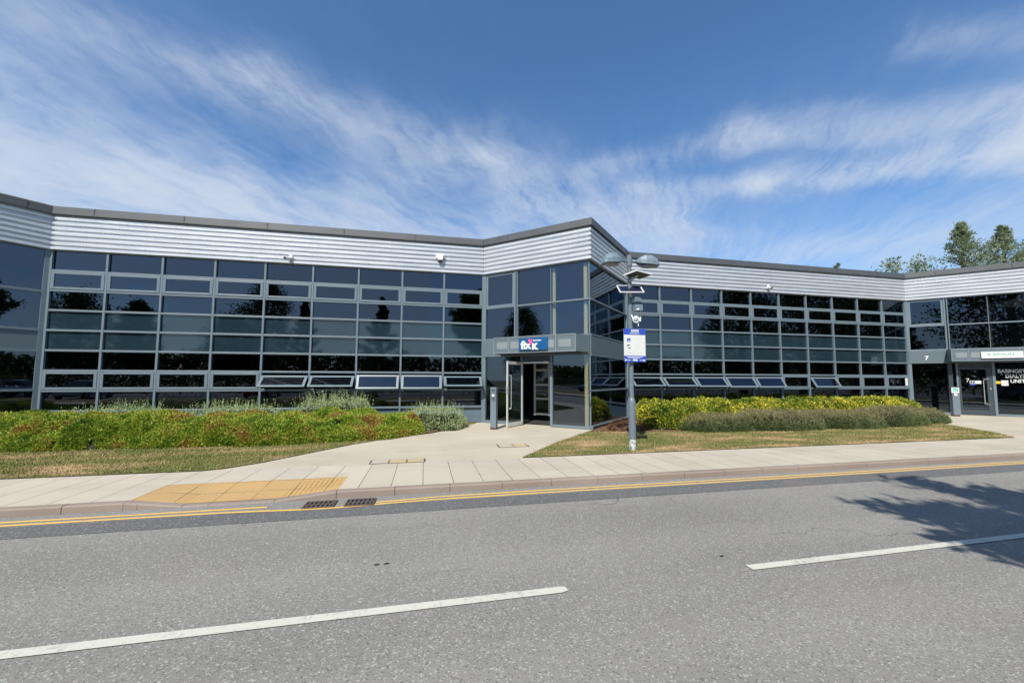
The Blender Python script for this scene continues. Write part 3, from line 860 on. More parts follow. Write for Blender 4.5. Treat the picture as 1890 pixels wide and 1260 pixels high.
# ------------------------------------------------------------------ ground, road, pavement
m = MB(); m.poly([(-400,-400),(400,-400),(400,400),(-400,400)], -.25); struct(m.build('ground', 'ground'))
ZR_ = -.10
X0, X1 = -120., 140.
def sheet(name, x0,x1,y0,y1,z,mat, nx=1):
    m = MB(); m.poly([(x0,y0),(x1,y0),(x1,y1),(x0,y1)], z); return struct(m.build(name, mat))
m = MB(); m.box(X0,X1,.17,6.14,-.24,ZR_); struct(m.build('road', 'road'))
sheet('road_edge_strip', X0,X1,5.34,5.745,ZR_+.004,'road_strip')
sheet('road_channel', X0,X1,5.75,6.14,ZR_+.003,'channel')
m = MB()
k = -10
for i in range(-16,20):
    u0 = 2.9+6.04*i; c = .03
    pts = [(u0,3.115),(u0+4.24,3.115),(u0+4.30,3.135),(u0+4.29,3.195),(u0+4.26,3.205),(u0,3.205)]
    if -120 < u0 < 130: m.add([(x,y,ZR_+.008) for x,y in pts], [tuple(range(6))])
struct(m.build('centre_line', 'white_paint'))
# wobbling double yellow lines; the inner one stops at the drains
def line(name, v, wd, spans, bend):
    m = MB()
    for a, b in spans:
        us = np.arange(a, b+.01, .4); r = np.random.default_rng(5); c = np.cumsum(r.normal(0,.0012,len(us)))*0
        up, dn = [], []
        for u, q in zip(us, c):
            y = v + .008*math.sin(u*.7) + bend(u)
            up.append((u,y+wd/2,ZR_+.008)); dn.append((u,y-wd/2,ZR_+.008))
        n = len(us); m.add(dn+up, [(i,i+1,n+i+1,n+i) for i in range(n-1)])
    struct(m.build(name, 'yellow_paint'))
line('yellow_line', 5.80, .055, [(X0,X1)], lambda u: -.09*math.exp(-((u+1.25)/.8)**2))
line('yellow_line_inner', 5.925, .055, [(X0,-1.62),(-.62,X1)], lambda u: -.08*math.exp(-((u+.6)/.5)**2))
for lb, u, v, w_ in (('twin dark tar spots on the carriageway above the left dash', -.40, 3.93, .07), ('small dark tar spot on the carriageway below the right dash', 2.83, 3.42, .06)):
    t_ = MB(); r_ = random.Random(int(u*100)); n_ = 9
    for q in ((0,0),(.085,.0)) if 'twin' in lb else ((0,0),):
        t_.add([(u+q[0]+w_*.45*math.cos(6.283*k/n_)*r_.uniform(.6,1.1), v+q[1]+w_*.22*math.sin(6.283*k/n_)*r_.uniform(.6,1.2), ZR_+.005) for k in range(n_)], [tuple(range(n_))])
    struct(t_.build('tar_spot', 'black'))
# stones of the kerb, dropped at the crossing point
def drop(u):
    if u < -3.75 or u > -1.2: return 0.
    if u < -3.1: return (u+3.75)/.65
    if u > -2.0: return (-1.2-u)/.8
    return 1.
def kerb(name, v0, v1, face, dropped):
    m = MB()
    us = [-1.2]
    while us[0] > X0+1: us.insert(0, us[0]-.80)
    while us[-1] < X1-1: us.append(us[-1]+.80)
    extra = [-3.75,-3.1,-2.0]
    cuts = sorted(set([round(x,3) for x in us]+(extra if dropped else [])))
    r = random.Random(3)
    for a, b in zip(cuts[:-1], cuts[1:]):
        ga = .004 if round(a,3) in [round(x,3) for x in us] else 0
        a2, b2 = a+ga, b-ga
        dz = r.uniform(-.003,.003)
        za = (-.082*drop(a) if dropped else 0)+dz; zb = (-.082*drop(b) if dropped else 0)+dz
        s = 1 if face > 0 else -1      # face<0 : street side is low v
        ch = .018
        def ring(u, z):
            if face < 0: return [(u,v0,-.23),(u,v0+.004,z-ch),(u,v0+ch,z),(u,v1,z),(u,v1,-.23)]
            return [(u,v1,-.23),(u,v1-.004,z-ch),(u,v1-ch,z),(u,v0,z),(u,v0,-.23)]
        A, B = ring(a2,za), ring(b2,zb); vs = A+B
        fs = [(i,(i+1)%5,5+(i+1)%5,5+i) for i in range(5)]
        fs += [(4,3,2,1,0),(5,6,7,8,9)]
        if face < 0: fs = [tuple(reversed(f)) for f in fs]
        m.add(vs, fs)
    o = m.build(name, 'kerb'); struct(o); return o
kerb('kerb', 6.145, 6.262, -1, True)
kerb('far_kerb', .05, .165, 1, False)
# pavement with a hole for the ramped tactile paving
m = MB()
VB = 7.93
for x0,x1,y0,y1 in ((X0,-3.75,6.264,VB),(-3.75,-1.2,7.03,VB),(-1.2,X1,6.264,VB)):
    m.poly([(x0,y0),(x1,y0),(x1,y1),(x0,y1)], 0)
struct(m.build('pavement', 'slabs'))
m = MB()
us = [-3.75,-3.1,-2.0,-1.2]
fv = [(u,6.264,-.080*drop(u)) for u in us]; bv = [(u,7.03,0) for u in us]
m.add(fv+bv, [(i,i+1,5+i,4+i) for i in range(3)])
for i in range(38):                                 # rows of low blisters
    for j in range(11):
        u = -3.72+.066*i; f_ = (j+.6)/11.6; v = 6.264+.766*f_; z = -.080*drop(u)*(1-f_)
        ring = [(u+.014*math.cos(k*1.0472), v+.014*math.sin(k*1.0472), z-.002) for k in range(6)]; top = [(u+.009*math.cos(k*1.0472), v+.009*math.sin(k*1.0472), z+.003) for k in range(6)]
        if u < -1.22: m.add(ring+top, [tuple(range(6,12))]+[(k,(k+1)%6,6+(k+1)%6,6+k) for k in range(6)])
struct(m.build('tactile_paving', 'tactile'))
m = MB(); m.poly([(X0,7.932),(X1,7.932),(X1,16),(X0,16)], -.003); struct(m.build('forecourt', 'path'))
sheet('far_pavement', X0,X1,-1.8,.048,.0,'slabs')
sheet('far_verge', X0,X1,-6.5,-1.802,-.01,'lawn')
sheet('car_park', -90,90,-34,-6.502,-.06,'carpark')

def drain(label, u0,u1,v0,v1, sk):
    t = thing('drain_grate', label, 'drain', ((u0+u1)/2,(v0+v1)/2,ZR_))
    z0, z1 = ZR_+.009, ZR_+.022; m = MB(); f = .022
    for a,b,c,d in ((u0,u1,v0,v0+f),(u0,u1,v1-f,v1),(u0,u0+f,v0+f,v1-f),(u1-f,u1,v0+f,v1-f)): m.box(a,b,c,d,z0,z1)
    m.build('frame', 'iron', t)
    m = MB(); n = 6
    for i in range(n):
        s = u0+f+(u1-u0-2*f)*(i+.5)/n
        m.box8([(s-.013-sk,v0+f,z0),(s+.013-sk,v0+f,z0),(s+.013+sk,v1-f,z0),(s-.013+sk,v1-f,z0),(s-.013-sk,v0+f,z1-.003),(s+.013-sk,v0+f,z1-.003),(s+.013+sk,v1-f,z1-.003),(s-.013+sk,v1-f,z1-.003)])
    m.box(u0+f,u1-f,(v0+v1)/2-.012,(v0+v1)/2+.012,z0,z1-.004); m.build('bars', 'iron', t)
    m = MB(); m.box(u0+.01,u1-.01,v0+.01,v1-.01,z0-.003,z0-.001); m.build('pit_dark_plate', 'black', t)  # flat black plate; the dark between the bars is only its colour
drain('left cast iron drain grate below the dropped kerb and tan paving', -1.54,-1.15,5.73,6.02,.008)
drain('right cast iron drain grate below the full height kerb', -1.02,-.64,5.72,6.02,.004)
def cover(label, u0,u1,v0,v1,n):
    t = thing('access_cover', label, 'cover', ((u0+u1)/2,(v0+v1)/2,0))
    m = MB(); m.box(u0-.02,u1+.02,v0-.02,v1+.02,-.02,.003); m.build('frame', 'iron', t)
    for i in range(n):
        a = u0+(u1-u0)*i/n+.012; b = u0+(u1-u0)*(i+1)/n-.012
        m = MB(); m.box(a,b,v0+.006,v1-.006,.0032,.006); m.build('infill', 'cover' if i else 'path', t)
cover('paved access cover with rusty rim at the edge of path and pavement', -.98,.02,7.96,8.27,3)
cover('faint access cover in the path beside the right lawn tip', 1.75,2.45,9.25,9.65,2)

# ------------------------------------------------------------------ lawns and beds
def lerp_poly(pts): return [tuple(p) for p in pts]
LL = [(-60,7.94),(-3.75,7.94),(-3.45,8.05),(-3.0,8.48),(-2.4,9.35),(-1.7,10.35),(-.2,12.0),(1.3,13.5),(1.9,14.6),(-11.3,14.65),(-60,14.65)]
LR = [(1.95,7.94),(16.2,7.94),(16.9,8.6),(17.5,9.4),(18.6,10.9),(20.0,12.0),(22.8,14.6),(8.05,14.7),(5.3,11.85),(4.6,11.1),(3.4,9.8)]
m = MB(); m.poly(LL, .012); struct(m.build('lawn', 'lawn'))
m = MB(); m.poly(LR, .012); struct(m.build('lawn_by_lamp_post', 'lawn'))
BL = [(-60,10.75),(-9,10.75),(-3.7,10.6),(-1.3,11.05),(.2,12.0),(1.2,13.3),(1.7,14.6),(-60,14.62)]
BR = [(4.9,11.4),(6.4,11.0),(9,10.85),(12.3,10.6),(17.5,10.9),(19.6,11.8),(22.4,14.5),(8.1,14.65),(5.35,11.9)]
m = MB(); m.poly(BL, .022); struct(m.build('planting_bed', 'soil'))
m = MB(); m.poly(BR, .022); struct(m.build('planting_bed_by_lamp_post', 'soil'))
def inside(poly, P):
    x, y = P[:,0], P[:,1]; r = np.zeros(len(P), bool); n = len(poly)
    for i in range(n):
        x1,y1 = poly[i]; x2,y2 = poly[(i+1)%n]
        c = ((y1>y) != (y2>y)) & (x < (x2-x1)*(y-y1)/(y2-y1+1e-12)+x1); r ^= c
    return r
def grass(name, poly, bed, x0,x1,y0,y1,n,label,seed):
    r = np.random.default_rng(seed)
    P = np.stack([r.uniform(x0,x1,n), r.uniform(y0,y1,n)],1)
    P = P[inside(poly,P) & ~inside(bed,P)]
    P = P + r.normal(0,.022,P.shape)
    P3 = np.c_[P, np.full(len(P),.004)]
    k = len(P3)
    D = np.c_[r.normal(0,.55,(k,2)), np.ones(k)]
    V,F,t = leaves(P3, D, .042, .012, .25, seed)
    o = raw(name, V, F, 'grass_blade', tone=t); tag(o, label, 'grass', kind='stuff')
grass('lawn_grass', LL, BL, -13,2,7.94,14.5,95000,'short patchy dry grass in front of the left juniper hedge',11)
grass('lawn_grass', LR, BR, 1.9,21,7.94,14.5,95000,'short dry grass around the foot of the lamp post',12)

def smooth_noise(P, sc, seed):
    r = np.random.default_rng(seed); out = np.zeros(len(P))
    for k in range(7):
        a = r.uniform(0,2*math.pi); f = sc*r.uniform(.6,1.8); ph = r.uniform(0,6.28)
        out += np.sin((P[:,0]*math.cos(a)+P[:,1]*math.sin(a))*f+ph)
    return out/7
def mound(poly_sdf, x0,x1,y0,y1, hfun, n, seed, step=.12):
    pass
def hedge(name, label, cat, foot, hfun, mat, core, dens, ll, lw, jit, seed, tips=None, group=None, up=.7, lo=.0, core_scale=.86):
    """foliage over a height field hfun(P)->height on footprint polygon; vertical rim gets leaves as well"""
    xs = [p[0] for p in foot]; ys = [p[1] for p in foot]
    x0,x1,y0,y1 = min(xs),max(xs),min(ys),max(ys)
    r = np.random.default_rng(seed)
    t = thing(name, label, cat, ((x0+x1)/2,(y0+y1)/2,.02), group)
    # hull added under the leaves, coloured dark so gaps look deep
    stp = .14
    gx = np.arange(x0,x1+stp,stp); gy = np.arange(y0,y1+stp,stp)
    GX,GY = np.meshgrid(gx,gy); PG = np.c_[GX.ravel(),GY.ravel()]
    H = hfun(PG)
    V = np.c_[PG, np.maximum(H*.80-.07, -.05)]
    nx, ny = len(gx), len(gy)
    ii = (np.arange(ny-1)[:,None]*nx+np.arange(nx-1)[None,:]).ravel()
    F = np.stack([ii,ii+1,ii+nx+1,ii+nx],1)
    keep = (H.reshape(-1)[F] > .03).any(1)
    raw('inner_hull', V, F[keep], core, t, tone=r.uniform(0,1,int(keep.sum())))
    n = int((x1-x0)*(y1-y0)*dens)
    P = np.c_[r.uniform(x0,x1,n), r.uniform(y0,y1,n)]
    h = hfun(P); e = .03
    gxh = (hfun(P+[e,0])-h)/e; gyh = (hfun(P+[0,e])-h)/e
    slope = np.sqrt(1+np.minimum(gxh**2+gyh**2, 60))
    k = (h > .03) & (r.uniform(0,1,n) < np.minimum(1, .30*slope))
    P, h, gxh, gyh = P[k], h[k], gxh[k], gyh[k]
    N = np.c_[-gxh,-gyh,np.full(len(P),1.)]; N /= np.linalg.norm(N,axis=1)[:,None]
    N = N*(1-up*.5)+np.array([0,0,up*.5])
    Z = h*r.uniform(.84,1.0,len(P)) if lo == 0 else h*r.uniform(lo,1.0,len(P))
    gap = smooth_noise(P, 6.5, seed+9) + .6*smooth_noise(P, 15, seed+10) > -.58        # leaves left out so the added dark hull shows as gaps
    P, h, gxh, gyh, N, Z = P[gap], h[gap], gxh[gap], gyh[gap], N[gap], Z[gap]
    steep = np.sqrt(gxh**2+gyh**2) > 1.3
    Ps, Ns = np.repeat(P[steep],5,0), np.repeat(np.c_[-gxh,-gyh,0*gxh][steep],5,0)
    Ns /= np.linalg.norm(Ns,axis=1)[:,None]
    Hs = np.repeat(h[steep],5); Zs = np.maximum(Hs*r.uniform(0,1.02,len(Ps)), .01)
    Ps = Ps + r.normal(0,.025,Ps.shape)
    P3 = np.concatenate([np.c_[P,Z+.01], np.c_[Ps,Zs]]); N3 = np.concatenate([N, Ns+[0,0,.5]])
    V,F,tn = leaves(P3, N3, ll, lw, jit, seed+1)
    raw('foliage', V, F, mat, t, tone=tn)
    if tips:
        tm, tdens, tl, tw, th, tj = tips
        n = int((x1-x0)*(y1-y0)*tdens); P = np.c_[r.uniform(x0,x1,n), r.uniform(y0,y1,n)]; h = hfun(P); k = h > .12
        P, h = P[k], h[k]; nn = len(P)
        D = np.c_[r.normal(0,tj,(nn,2)), np.ones(nn)]; D /= np.linalg.norm(D,axis=1)[:,None]
        L = r.uniform(.2,1,nn)**1.5*th
        A = np.cross(D, r.normal(0,1,(nn,3))); A /= np.linalg.norm(A,axis=1)[:,None]
        B0 = np.c_[P, h*.9]; T = B0+D*L[:,None]
        Vs = np.stack([B0-A*.003,B0+A*.003,T+A*.002,T-A*.002],1).reshape(-1,3); Fs = np.arange(4*nn).reshape(nn,4)
        q = 3; PL = np.concatenate([B0+D*(L*f)[:,None] for f in (.5,.75,1.)]); DL = np.concatenate([D]*3)
        V2,F2,t2 = leaves(PL, DL, tl, tw, .9, seed+5)
        raw('flower_stems', np.concatenate([Vs,V2]), np.concatenate([Fs,F2+len(Vs)]), tm, t, tone=np.concatenate([r.uniform(0,1,nn),t2]))
    return t
def dist_poly(poly, P):
    d = np.full(len(P), 1e9); n = len(poly)
    for i in range(n):
        a = np.array(poly[i]); b = np.array(poly[(i+1)%n]); ab = b-a
        t = np.clip(((P-a)@ab)/(ab@ab),0,1); q = a+t[:,None]*ab
        d = np.minimum(d, np.linalg.norm(P-q,axis=1))
    return np.where(inside(poly,P), d, -d)
def hf(poly, hmax, rim, amp, sc, seed, amp2=.05, sc2=9):
    def f(P):
        d = dist_poly(poly,P) + .10*smooth_noise(P,5,seed+3)
        k = np.clip(d/rim,0,1); k = np.sqrt(1-(1-k)**2)
        return np.where(d>0, k*(hmax + amp*smooth_noise(P,sc,seed) + amp2*smooth_noise(P,sc2,seed+1)), 0.)
    return f
def domed(base, foot, n, rad, amp, seed):
    r = np.random.default_rng(seed); xs=[p[0] for p in foot]; ys=[p[1] for p in foot]
    C = np.c_[r.uniform(min(xs),max(xs),n), r.uniform(min(ys),max(ys),n)]; RD = rad*r.uniform(.6,1.35,n); AM = amp*r.uniform(.4,1.2,n)
    def f(P):
        h = base(P); best = np.zeros(len(P))
        for a in range(0, len(P), 20000):
            q = P[a:a+20000]
            d = ((q[:,None,0]-C[None,:,0])**2+(q[:,None,1]-C[None,:,1])**2)/RD**2
            best[a:a+20000] = (AM*np.sqrt(np.clip(1-d,0,1))).max(1)
        return np.where(h>0, h+best*np.clip(h/.4,0,1), 0)
    return f
JH = [(-17,10.95),(-9,10.72),(-6.5,10.66),(-3.7,10.5),(-2.0,10.75),(-.9,11.15),(.05,12.0),(-.2,12.75),(-1.3,13.2),(-4,13.15),(-9,13.3),(-17,13.3)]
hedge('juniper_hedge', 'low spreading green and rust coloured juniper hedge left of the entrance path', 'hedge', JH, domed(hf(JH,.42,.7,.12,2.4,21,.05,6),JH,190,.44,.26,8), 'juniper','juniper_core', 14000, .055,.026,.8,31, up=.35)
def clump(name, label, cat, c, rx, ry, h, mat, dens, ll, lw, jit, seed, tips=None, group=None, core='juniper_core', lo=0., rim=.9):
    pts = [(c[0]+rx*math.cos(t)*(1+.09*math.sin(3*t+seed)), c[1]+ry*math.sin(t)*(1+.09*math.cos(2*t+seed))) for t in np.linspace(0,2*math.pi,22)[:-1]]
    return hedge(name, label, cat, pts, hf(pts,h,min(rx,ry)*rim,h*.22,3.4,seed,h*.15,10), mat, core, dens, ll, lw, jit, seed, tips, group, lo=lo)
gt = ('greyleaf', 130, .036,.022,.36,.20)
gg = 'grey green shrubs behind the juniper hedge'
clump('grey_shrub', 'grey green shrub under the second and third bays from the left, behind the hedge', 'shrub', (-8.35,13.55), 1.5,.75,.70,'greyleaf',2200,.045,.022,.8,41,gt,gg)
clump('grey_shrub', 'wide grey green shrub below the dark closed windows, left of the tallest grey shrub', 'shrub', (-5.6,13.55), 1.55,.75,.76,'greyleaf',2200,.045,.022,.8,42,gt,gg)
clump('grey_shrub', 'tallest grey green shrub below the open windows of the left facade', 'shrub', (-2.75,13.5), 1.25,.8,1.0,'greyleaf',2300,.045,.022,.8,43,('greyleaf',190,.04,.024,.45,.25),gg)
clump('grey_shrub', 'grey green shrub at the path end of the bed, nearest the door', 'shrub', (.25,13.2), 1.1,.85,.66,'greyleaf',2400,.045,.022,.8,44,gt,gg)
# yellow variegated hedge
YH = [(6.75,11.75),(7.6,11.15),(8.8,11.2),(9.8,11.9),(12,12.2),(16,12.2),(19.5,12.35),(20.9,12.9),(21.2,13.6),(20.2,14.2),(12,14.2),(8.6,14.15),(7.3,13.2)]
hedge('variegated_hedge', 'yellow and green variegated hedge under the right facade windows', 'hedge', YH, domed(hf(YH,.74,.5,.07,2.4,51,.05,8),YH,300,.22,.13,9), 'yellowleaf','juniper_core', 6000,.058,.036,.9,52, tips=('yellowleaf',25,.05,.03,.16,.3), up=.3)
clump('dead_shrub', 'low brown dead shrub on bark mulch beside the lamp post foot', 'shrub', (6.25,11.55), .55,.45,.34,'deadleaf',2500,.08,.014,.9,61, core='soil')
lt = ('lavtip', 620, .045,.012,.17,.34)
lg = 'lavender mounds along the front of the right bed'
lv = [((9.1,11.05),1.35,.62,.42,'low lavender clump at the left end of the row, against the yellowest hedge'),
      ((11.35,10.95),1.65,.70,.53,'second lavender clump from the left, against the variegated hedge'),
      ((13.9,10.98),1.75,.72,.50,'brownish lavender clump in the middle of the row'),
      ((16.2,11.15),1.6,.74,.56,'second lavender clump from the right end of the row'),
      ((18.35,11.6),1.25,.70,.47,'lavender clump at the right end of the row, next to the right entrance path')]
for i,(c,rx,ry,h,lb) in enumerate(lv):
    clump('lavender_shrub', lb, 'shrub', c, rx,ry,h,'lavender',5600,.085,.011,.65,70+i,lt,lg,lo=.25,rim=.62)

# ------------------------------------------------------------------ trees
def tree(name, label, x, y, h, r, z0, mat, seed, nl=70, per=130, ls=.22, conical=False, group=None, sp=.2):
    rr = np.random.default_rng(seed)
    t = thing(name, label, 'tree', (x,y,-.05), group)
    m = MB()
    m.tube([(x,y,-.1),(x+.05,y,h*.3),(x-.05,y+.05,h*.6),(x,y,h*.93)], [r*.09+.05,r*.075+.03,r*.045+.02,.02], 9)
    C = []; D = []
    for i in range(nl):
        f = (i+.5)/nl
        z = z0+(h-z0)*(f**.8 if conical else f**.9)
        if conical: rad = r*1.35*(1-f)**1.25*rr.uniform(.4,1.25)+.10
        else: rad = r*math.sqrt(max(.02,1-(2*f*.93-.72)**2))*rr.uniform(.55,1.08)
        a = i*2.4+rr.uniform(-.5,.5)
        tip = np.array([x+rad*math.cos(a), y+rad*math.sin(a), z+rad*(.12 if conical else .22)*rr.uniform(-.5,1.4)])
        base = np.array([x,y,max(z0*.7,z-rad*.55)])
        if i % 2 == 0 or conical: m.tube([tuple(base), tuple((base+tip)/2+[0,0,.08*rad]), tuple(tip)], [.035+.012*rad,.025+.004*rad,.008], 5, cap=False)
        nseg = per
        u = rr.uniform(.35,1.0,nseg)**.8
        spread = ((.026+.13*rad/r) if conical else sp)*r*(1.15-.6*u)[:,None]
        pts = base+(tip-base)*u[:,None]+rr.normal(0,1,(nseg,3))*spread*np.array([1,1,.55 if conical else .75])
        C.append(pts); D.append(np.tile((tip-base)/np.linalg.norm(tip-base),(nseg,1)))
    m.build('trunk', 'bark', t)
    P = np.concatenate(C); N = np.concatenate(D)
    V,F,tn = leaves(P, N+[0,0,.25], ls, ls*.5, .9, seed+1)
    raw('crown', V, F, mat, t, tone=tn)
    return t
tree('street_tree', 'leafy tree across the road whose shadow falls on the carriageway at right', 4.85,-3.95,9.0,3.3,4.2,'treeleaf',101,nl=84,per=800,ls=.24,sp=.085)
rg = 'trees across the road mirrored in the glass'
RT = [(33.5,-6.5,11.5,4.2),(41,-6.2,12.5,4.6),(49,-6.8,12.2,4.6),(-42.6,-30,11.8,4.6),(-37,-31,11.4,2.4),(-21.5,-30,14.2,4.0),(-17,-31,12.8,1.8),(-6.5,-30.5,13.2,2.8),(-43.5,-3.4,12.6,3.7),(-27,-33,10,4.),(60,-12,13,5),(12.5,-15,14,5.0)]
RL = ['first of the big trees mirrored in the right facade, above the tilted open windows','middle of the big dark trees mirrored in the right facade','last big tree mirrored in the right facade, next to the right entrance',
 'wide tree mirrored in the end bay of the left facade','small round tree mirrored alone in the second bay from the left','tall tree mirrored in the middle bays of the left facade','slim spiky tree mirrored right of the tall middle tree',
 'conifer shaped tree mirrored in the third bay from the entrance','round tree mirrored in the glass above the entrance canopy','low tree mirrored between the small round tree and the tall tree','distant tree mirrored beyond the last big tree near the right entrance','big dark tree mirrored in the upper glass of the right entrance, behind the street tree']
for i,((x,y,h,r),lb) in enumerate(zip(RT,RL)):
    tree('mirrored_tree' if False else 'broadleaf_tree', lb, x,y,h,r,2.2,'treeleaf',120+i,nl=60,per=170,ls=.36,conical=(i in (6,7)),group=rg)
# woodland edge beyond the car park (reads as one dark mass in the glass)
rr = np.random.default_rng(9)
n = 26000
ux = rr.uniform(-110,120,n); hh = 5.2+1.5*smooth_noise(np.c_[ux,ux*0],.35,4)+.8*smooth_noise(np.c_[ux,ux*0],1.2,5)
P = np.c_[ux, rr.uniform(-40,-35,n), hh*np.sqrt(rr.uniform(0,1,n))]
V,F,tn = leaves(P, rr.normal(0,1,(n,3)), .8,.5,.8,3)
wd = raw('woodland', V, F, 'treeleaf', origin=(0,-37,0), tone=tn); tag(wd, 'dark belt of woodland beyond the car park mirrored in the lower glass', 'woodland', kind='stuff')

CH = [(-60,-13.4),(70,-13.4),(70,-12.3),(-60,-12.3)]  # footprint of a hedge added so the lower panes mirror something dark
n = 30000
P = np.c_[rr.uniform(-60,70,n), rr.uniform(-13.4,-12.3,n), 0*ux[:1].repeat(n)]; P[:,2] = (1.75+.15*smooth_noise(P,1.3,8))*np.sqrt(rr.uniform(0,1,n))
V,F,tn = leaves(P, rr.normal(0,1,(n,3)), .22,.13,.8,4)
ch = raw('hedge', V, F, 'treeleaf', origin=(0,-12.8,-.06), tone=tn); tag(ch, 'long hedge added behind the parked cars to darken the lower glass reflections', 'hedge')
bg = 'trees rising behind the roof'
def bt(x, v, z): return x, v, z
tree('conifer_tree', 'tall pointed green tree behind the roof, left of the pair at far right', 61.3,33,20.0,7.4,6,'pineleaf',140,nl=120,per=92,ls=.26,conical=True,group=bg)
tree('conifer_tree', 'tall pointed green tree behind the roof, right of the pair at far right', 68.2,33,20.2,7.4,6,'pineleaf',141,nl=120,per=92,ls=.26,conical=True,group=bg)
tree('conifer_tree', 'tree mass behind the roof at the right edge of the view', 73.5,33.5,17.6,7.4,6,'pineleaf',142,nl=110,per=90,ls=.26,conical=True,group=bg)
tree('broadleaf_tree', 'sparse light treetop just above the roof, left of two above the right corner', 50.6,33.2,14.9,2.6,6,'pineleaf',143,nl=34,per=42,ls=.34,group=bg)
tree('broadleaf_tree', 'sparse treetop just above the roof, nearest the tall pointed trees', 54.2,33,15.2,2.4,6,'pineleaf',144,nl=34,per=42,ls=.34,group=bg)
tree('broadleaf_tree', 'tiny tip of a tree peeping over the roof of the right facade', 42.7,33,13.9,1.3,6,'pineleaf',145,nl=24,per=34,ls=.3,conical=True,group=bg)

# ------------------------------------------------------------------ parked cars across the road (seen in the glass)
def car(label, x, y, rz, mat, seed):
    t = thing('parked_car', label, 'car', (x,y,-.06), 'cars parked across the road')
    M = Matrix.Translation((x,y,-.06)) @ Matrix.Rotation(R(rz),4,'Z')
    T = lambda p: tuple(M @ Vector(p))
    def loft(stn, nm, mt, par):
        m = MB(); rings = []
        for xx, hw, zb, zt, tw in stn:
            rings.append([T((xx,-hw,zb)),T((xx,-hw*1.0,zb+(zt-zb)*.55)),T((xx,-hw*tw,zt)),T((xx,hw*tw,zt)),T((xx,hw,zb+(zt-zb)*.55)),T((xx,hw,zb))])
        vs = [q for r_ in rings for q in r_]; n = 6; fs = []
        for i in range(len(rings)-1):
            for k in range(n): fs.append((i*n+k,(i+1)*n+k,(i+1)*n+(k+1)%n,i*n+(k+1)%n))
        fs += [tuple(range(n)), tuple(reversed([(len(rings)-1)*n+k for k in range(n)]))]
        m.add(vs, fs); o = m.build(nm, mt, par, bevel=.04); return o
    b = loft([(-2.1,.72,.35,.80,.9),(-2.0,.84,.22,.92,.92),(-1.2,.88,.2,.95,.93),(.6,.88,.2,.93,.93),(1.3,.87,.2,.86,.92),(1.95,.80,.22,.74,.9),(2.1,.66,.34,.62,.9)], 'body', mat, t)
    loft([(-1.95,.72,.90,.94,.9),(-1.35,.76,.93,1.36,.78),(-.3,.78,.93,1.46,.78),(.35,.78,.92,1.40,.78),(1.15,.74,.86,.90,.86)], 'windows', 'car_glass', t)
    loft([(-1.30,.58,1.372,1.40,.9),(-.3,.60,1.462,1.49,.9),(.30,.59,1.405,1.43,.9)], 'roof', mat, t)
    for sx in (-1.3,1.32):
        for sy in (-1,1):
            m = MB(); m.tube([T((sx,sy*.70,.31)),T((sx,sy*.90,.31))], .31, 18); w = m.build('wheel', 'tyre', t)
            m = MB(); m.tube([T((sx,sy*.89,.31)),T((sx,sy*.915,.31))], .19, 14); m.build('rim', 'alloy', w)
    for sy in (-1,1):
        m = MB(); c = [(1.86,sy*.5,.58),(2.075,sy*.5,.56),(2.03,sy*.70,.56),(1.88,sy*.74,.58)]
        if sy < 0: c = c[::-1]
        m.box8([T(q) for q in c]+[T((q[0]-.03,q[1],q[2]+.10)) for q in c]); m.build('headlight', 'headlight', t)
for i,(x,y,rz,mt,lb) in enumerate([(-9,-9.5,90,'car_silver','silver car parked across the road, mirrored low in the left facade'),
    (-5.5,-9.6,90,'car_white','white car parked across the road, mirrored low in the left facade'),
    (-31,-8.8,80,'car_blue','dark blue car mirrored in the pane beside the open door'),
    (-27,-9.3,85,'car_silver','silver car mirrored in the pane beside the open door'),
    (15,-9.4,90,'car_black','black car mirrored low in the right facade'),
    (18.5,-9.6,90,'car_white','white car mirrored low in the right facade'),
    (-14,-9.4,90,'car_red','red car mirrored low in the left facade')]): car(lb,x,y,rz,mt,i)

# ------------------------------------------------------------------ light and sky
SAZ, SEL = 31., 48.
sd = Vector((-math.sin(R(SAZ))*math.cos(R(SEL)), -math.cos(R(SAZ))*math.cos(R(SEL)), math.sin(R(SEL))))
su = bpy.data.lights.new('sun', 'SUN'); su.energy = 4.2; su.angle = R(.53); su.color = (1,.945,.855)
so = bpy.data.objects.new('sun', su); COL.objects.link(so); so.rotation_euler = sd.to_track_quat('Z','Y').to_euler()
so.location = (0,0,40)
W = bpy.data.worlds.new('World'); S.world = W
g = G(nodes_of(W))
sky = g.n('ShaderNodeTexSky', sky_type='NISHITA'); sky.sun_disc = False
sky.sun_elevation = R(SEL); sky.sun_rotation = math.atan2(sd.x, sd.y); sky.air_density = 1.0; sky.dust_density = .6; sky.ozone_density = 3.0; sky.altitude = 100
tc = g.n('ShaderNodeTexCoord'); sep = g.n('ShaderNodeSeparateXYZ'); g.l(tc.outputs['Generated'], sep.inputs[0])
dx, dy, dz = sep.outputs
wn = g.n('ShaderNodeTexNoise'); g.l(g.mapping(tc.outputs['Generated'], sc=(1,1,2.2)), wn.inputs['Vector'])
wn.inputs['Scale'].default_value = 5.0; wn.inputs['Detail'].default_value = 5; wn.inputs['Roughness'].default_value = .6
ws = g.n('ShaderNodeSeparateColor'); g.l(wn.outputs['Color'], ws.inputs[0])
DEG = 57.29578
az0 = g.m('MULTIPLY', g.m('ARCTAN2', dx, dy), DEG); el0 = g.m('MULTIPLY', g.m('ARCSINE', dz), DEG)
az = g.m('MULTIPLY_ADD', g.m('SUBTRACT', ws.outputs[0], .5), 9., az0)
el = g.m('MULTIPLY_ADD', g.m('SUBTRACT', ws.outputs[1], .5), 4.5, el0)
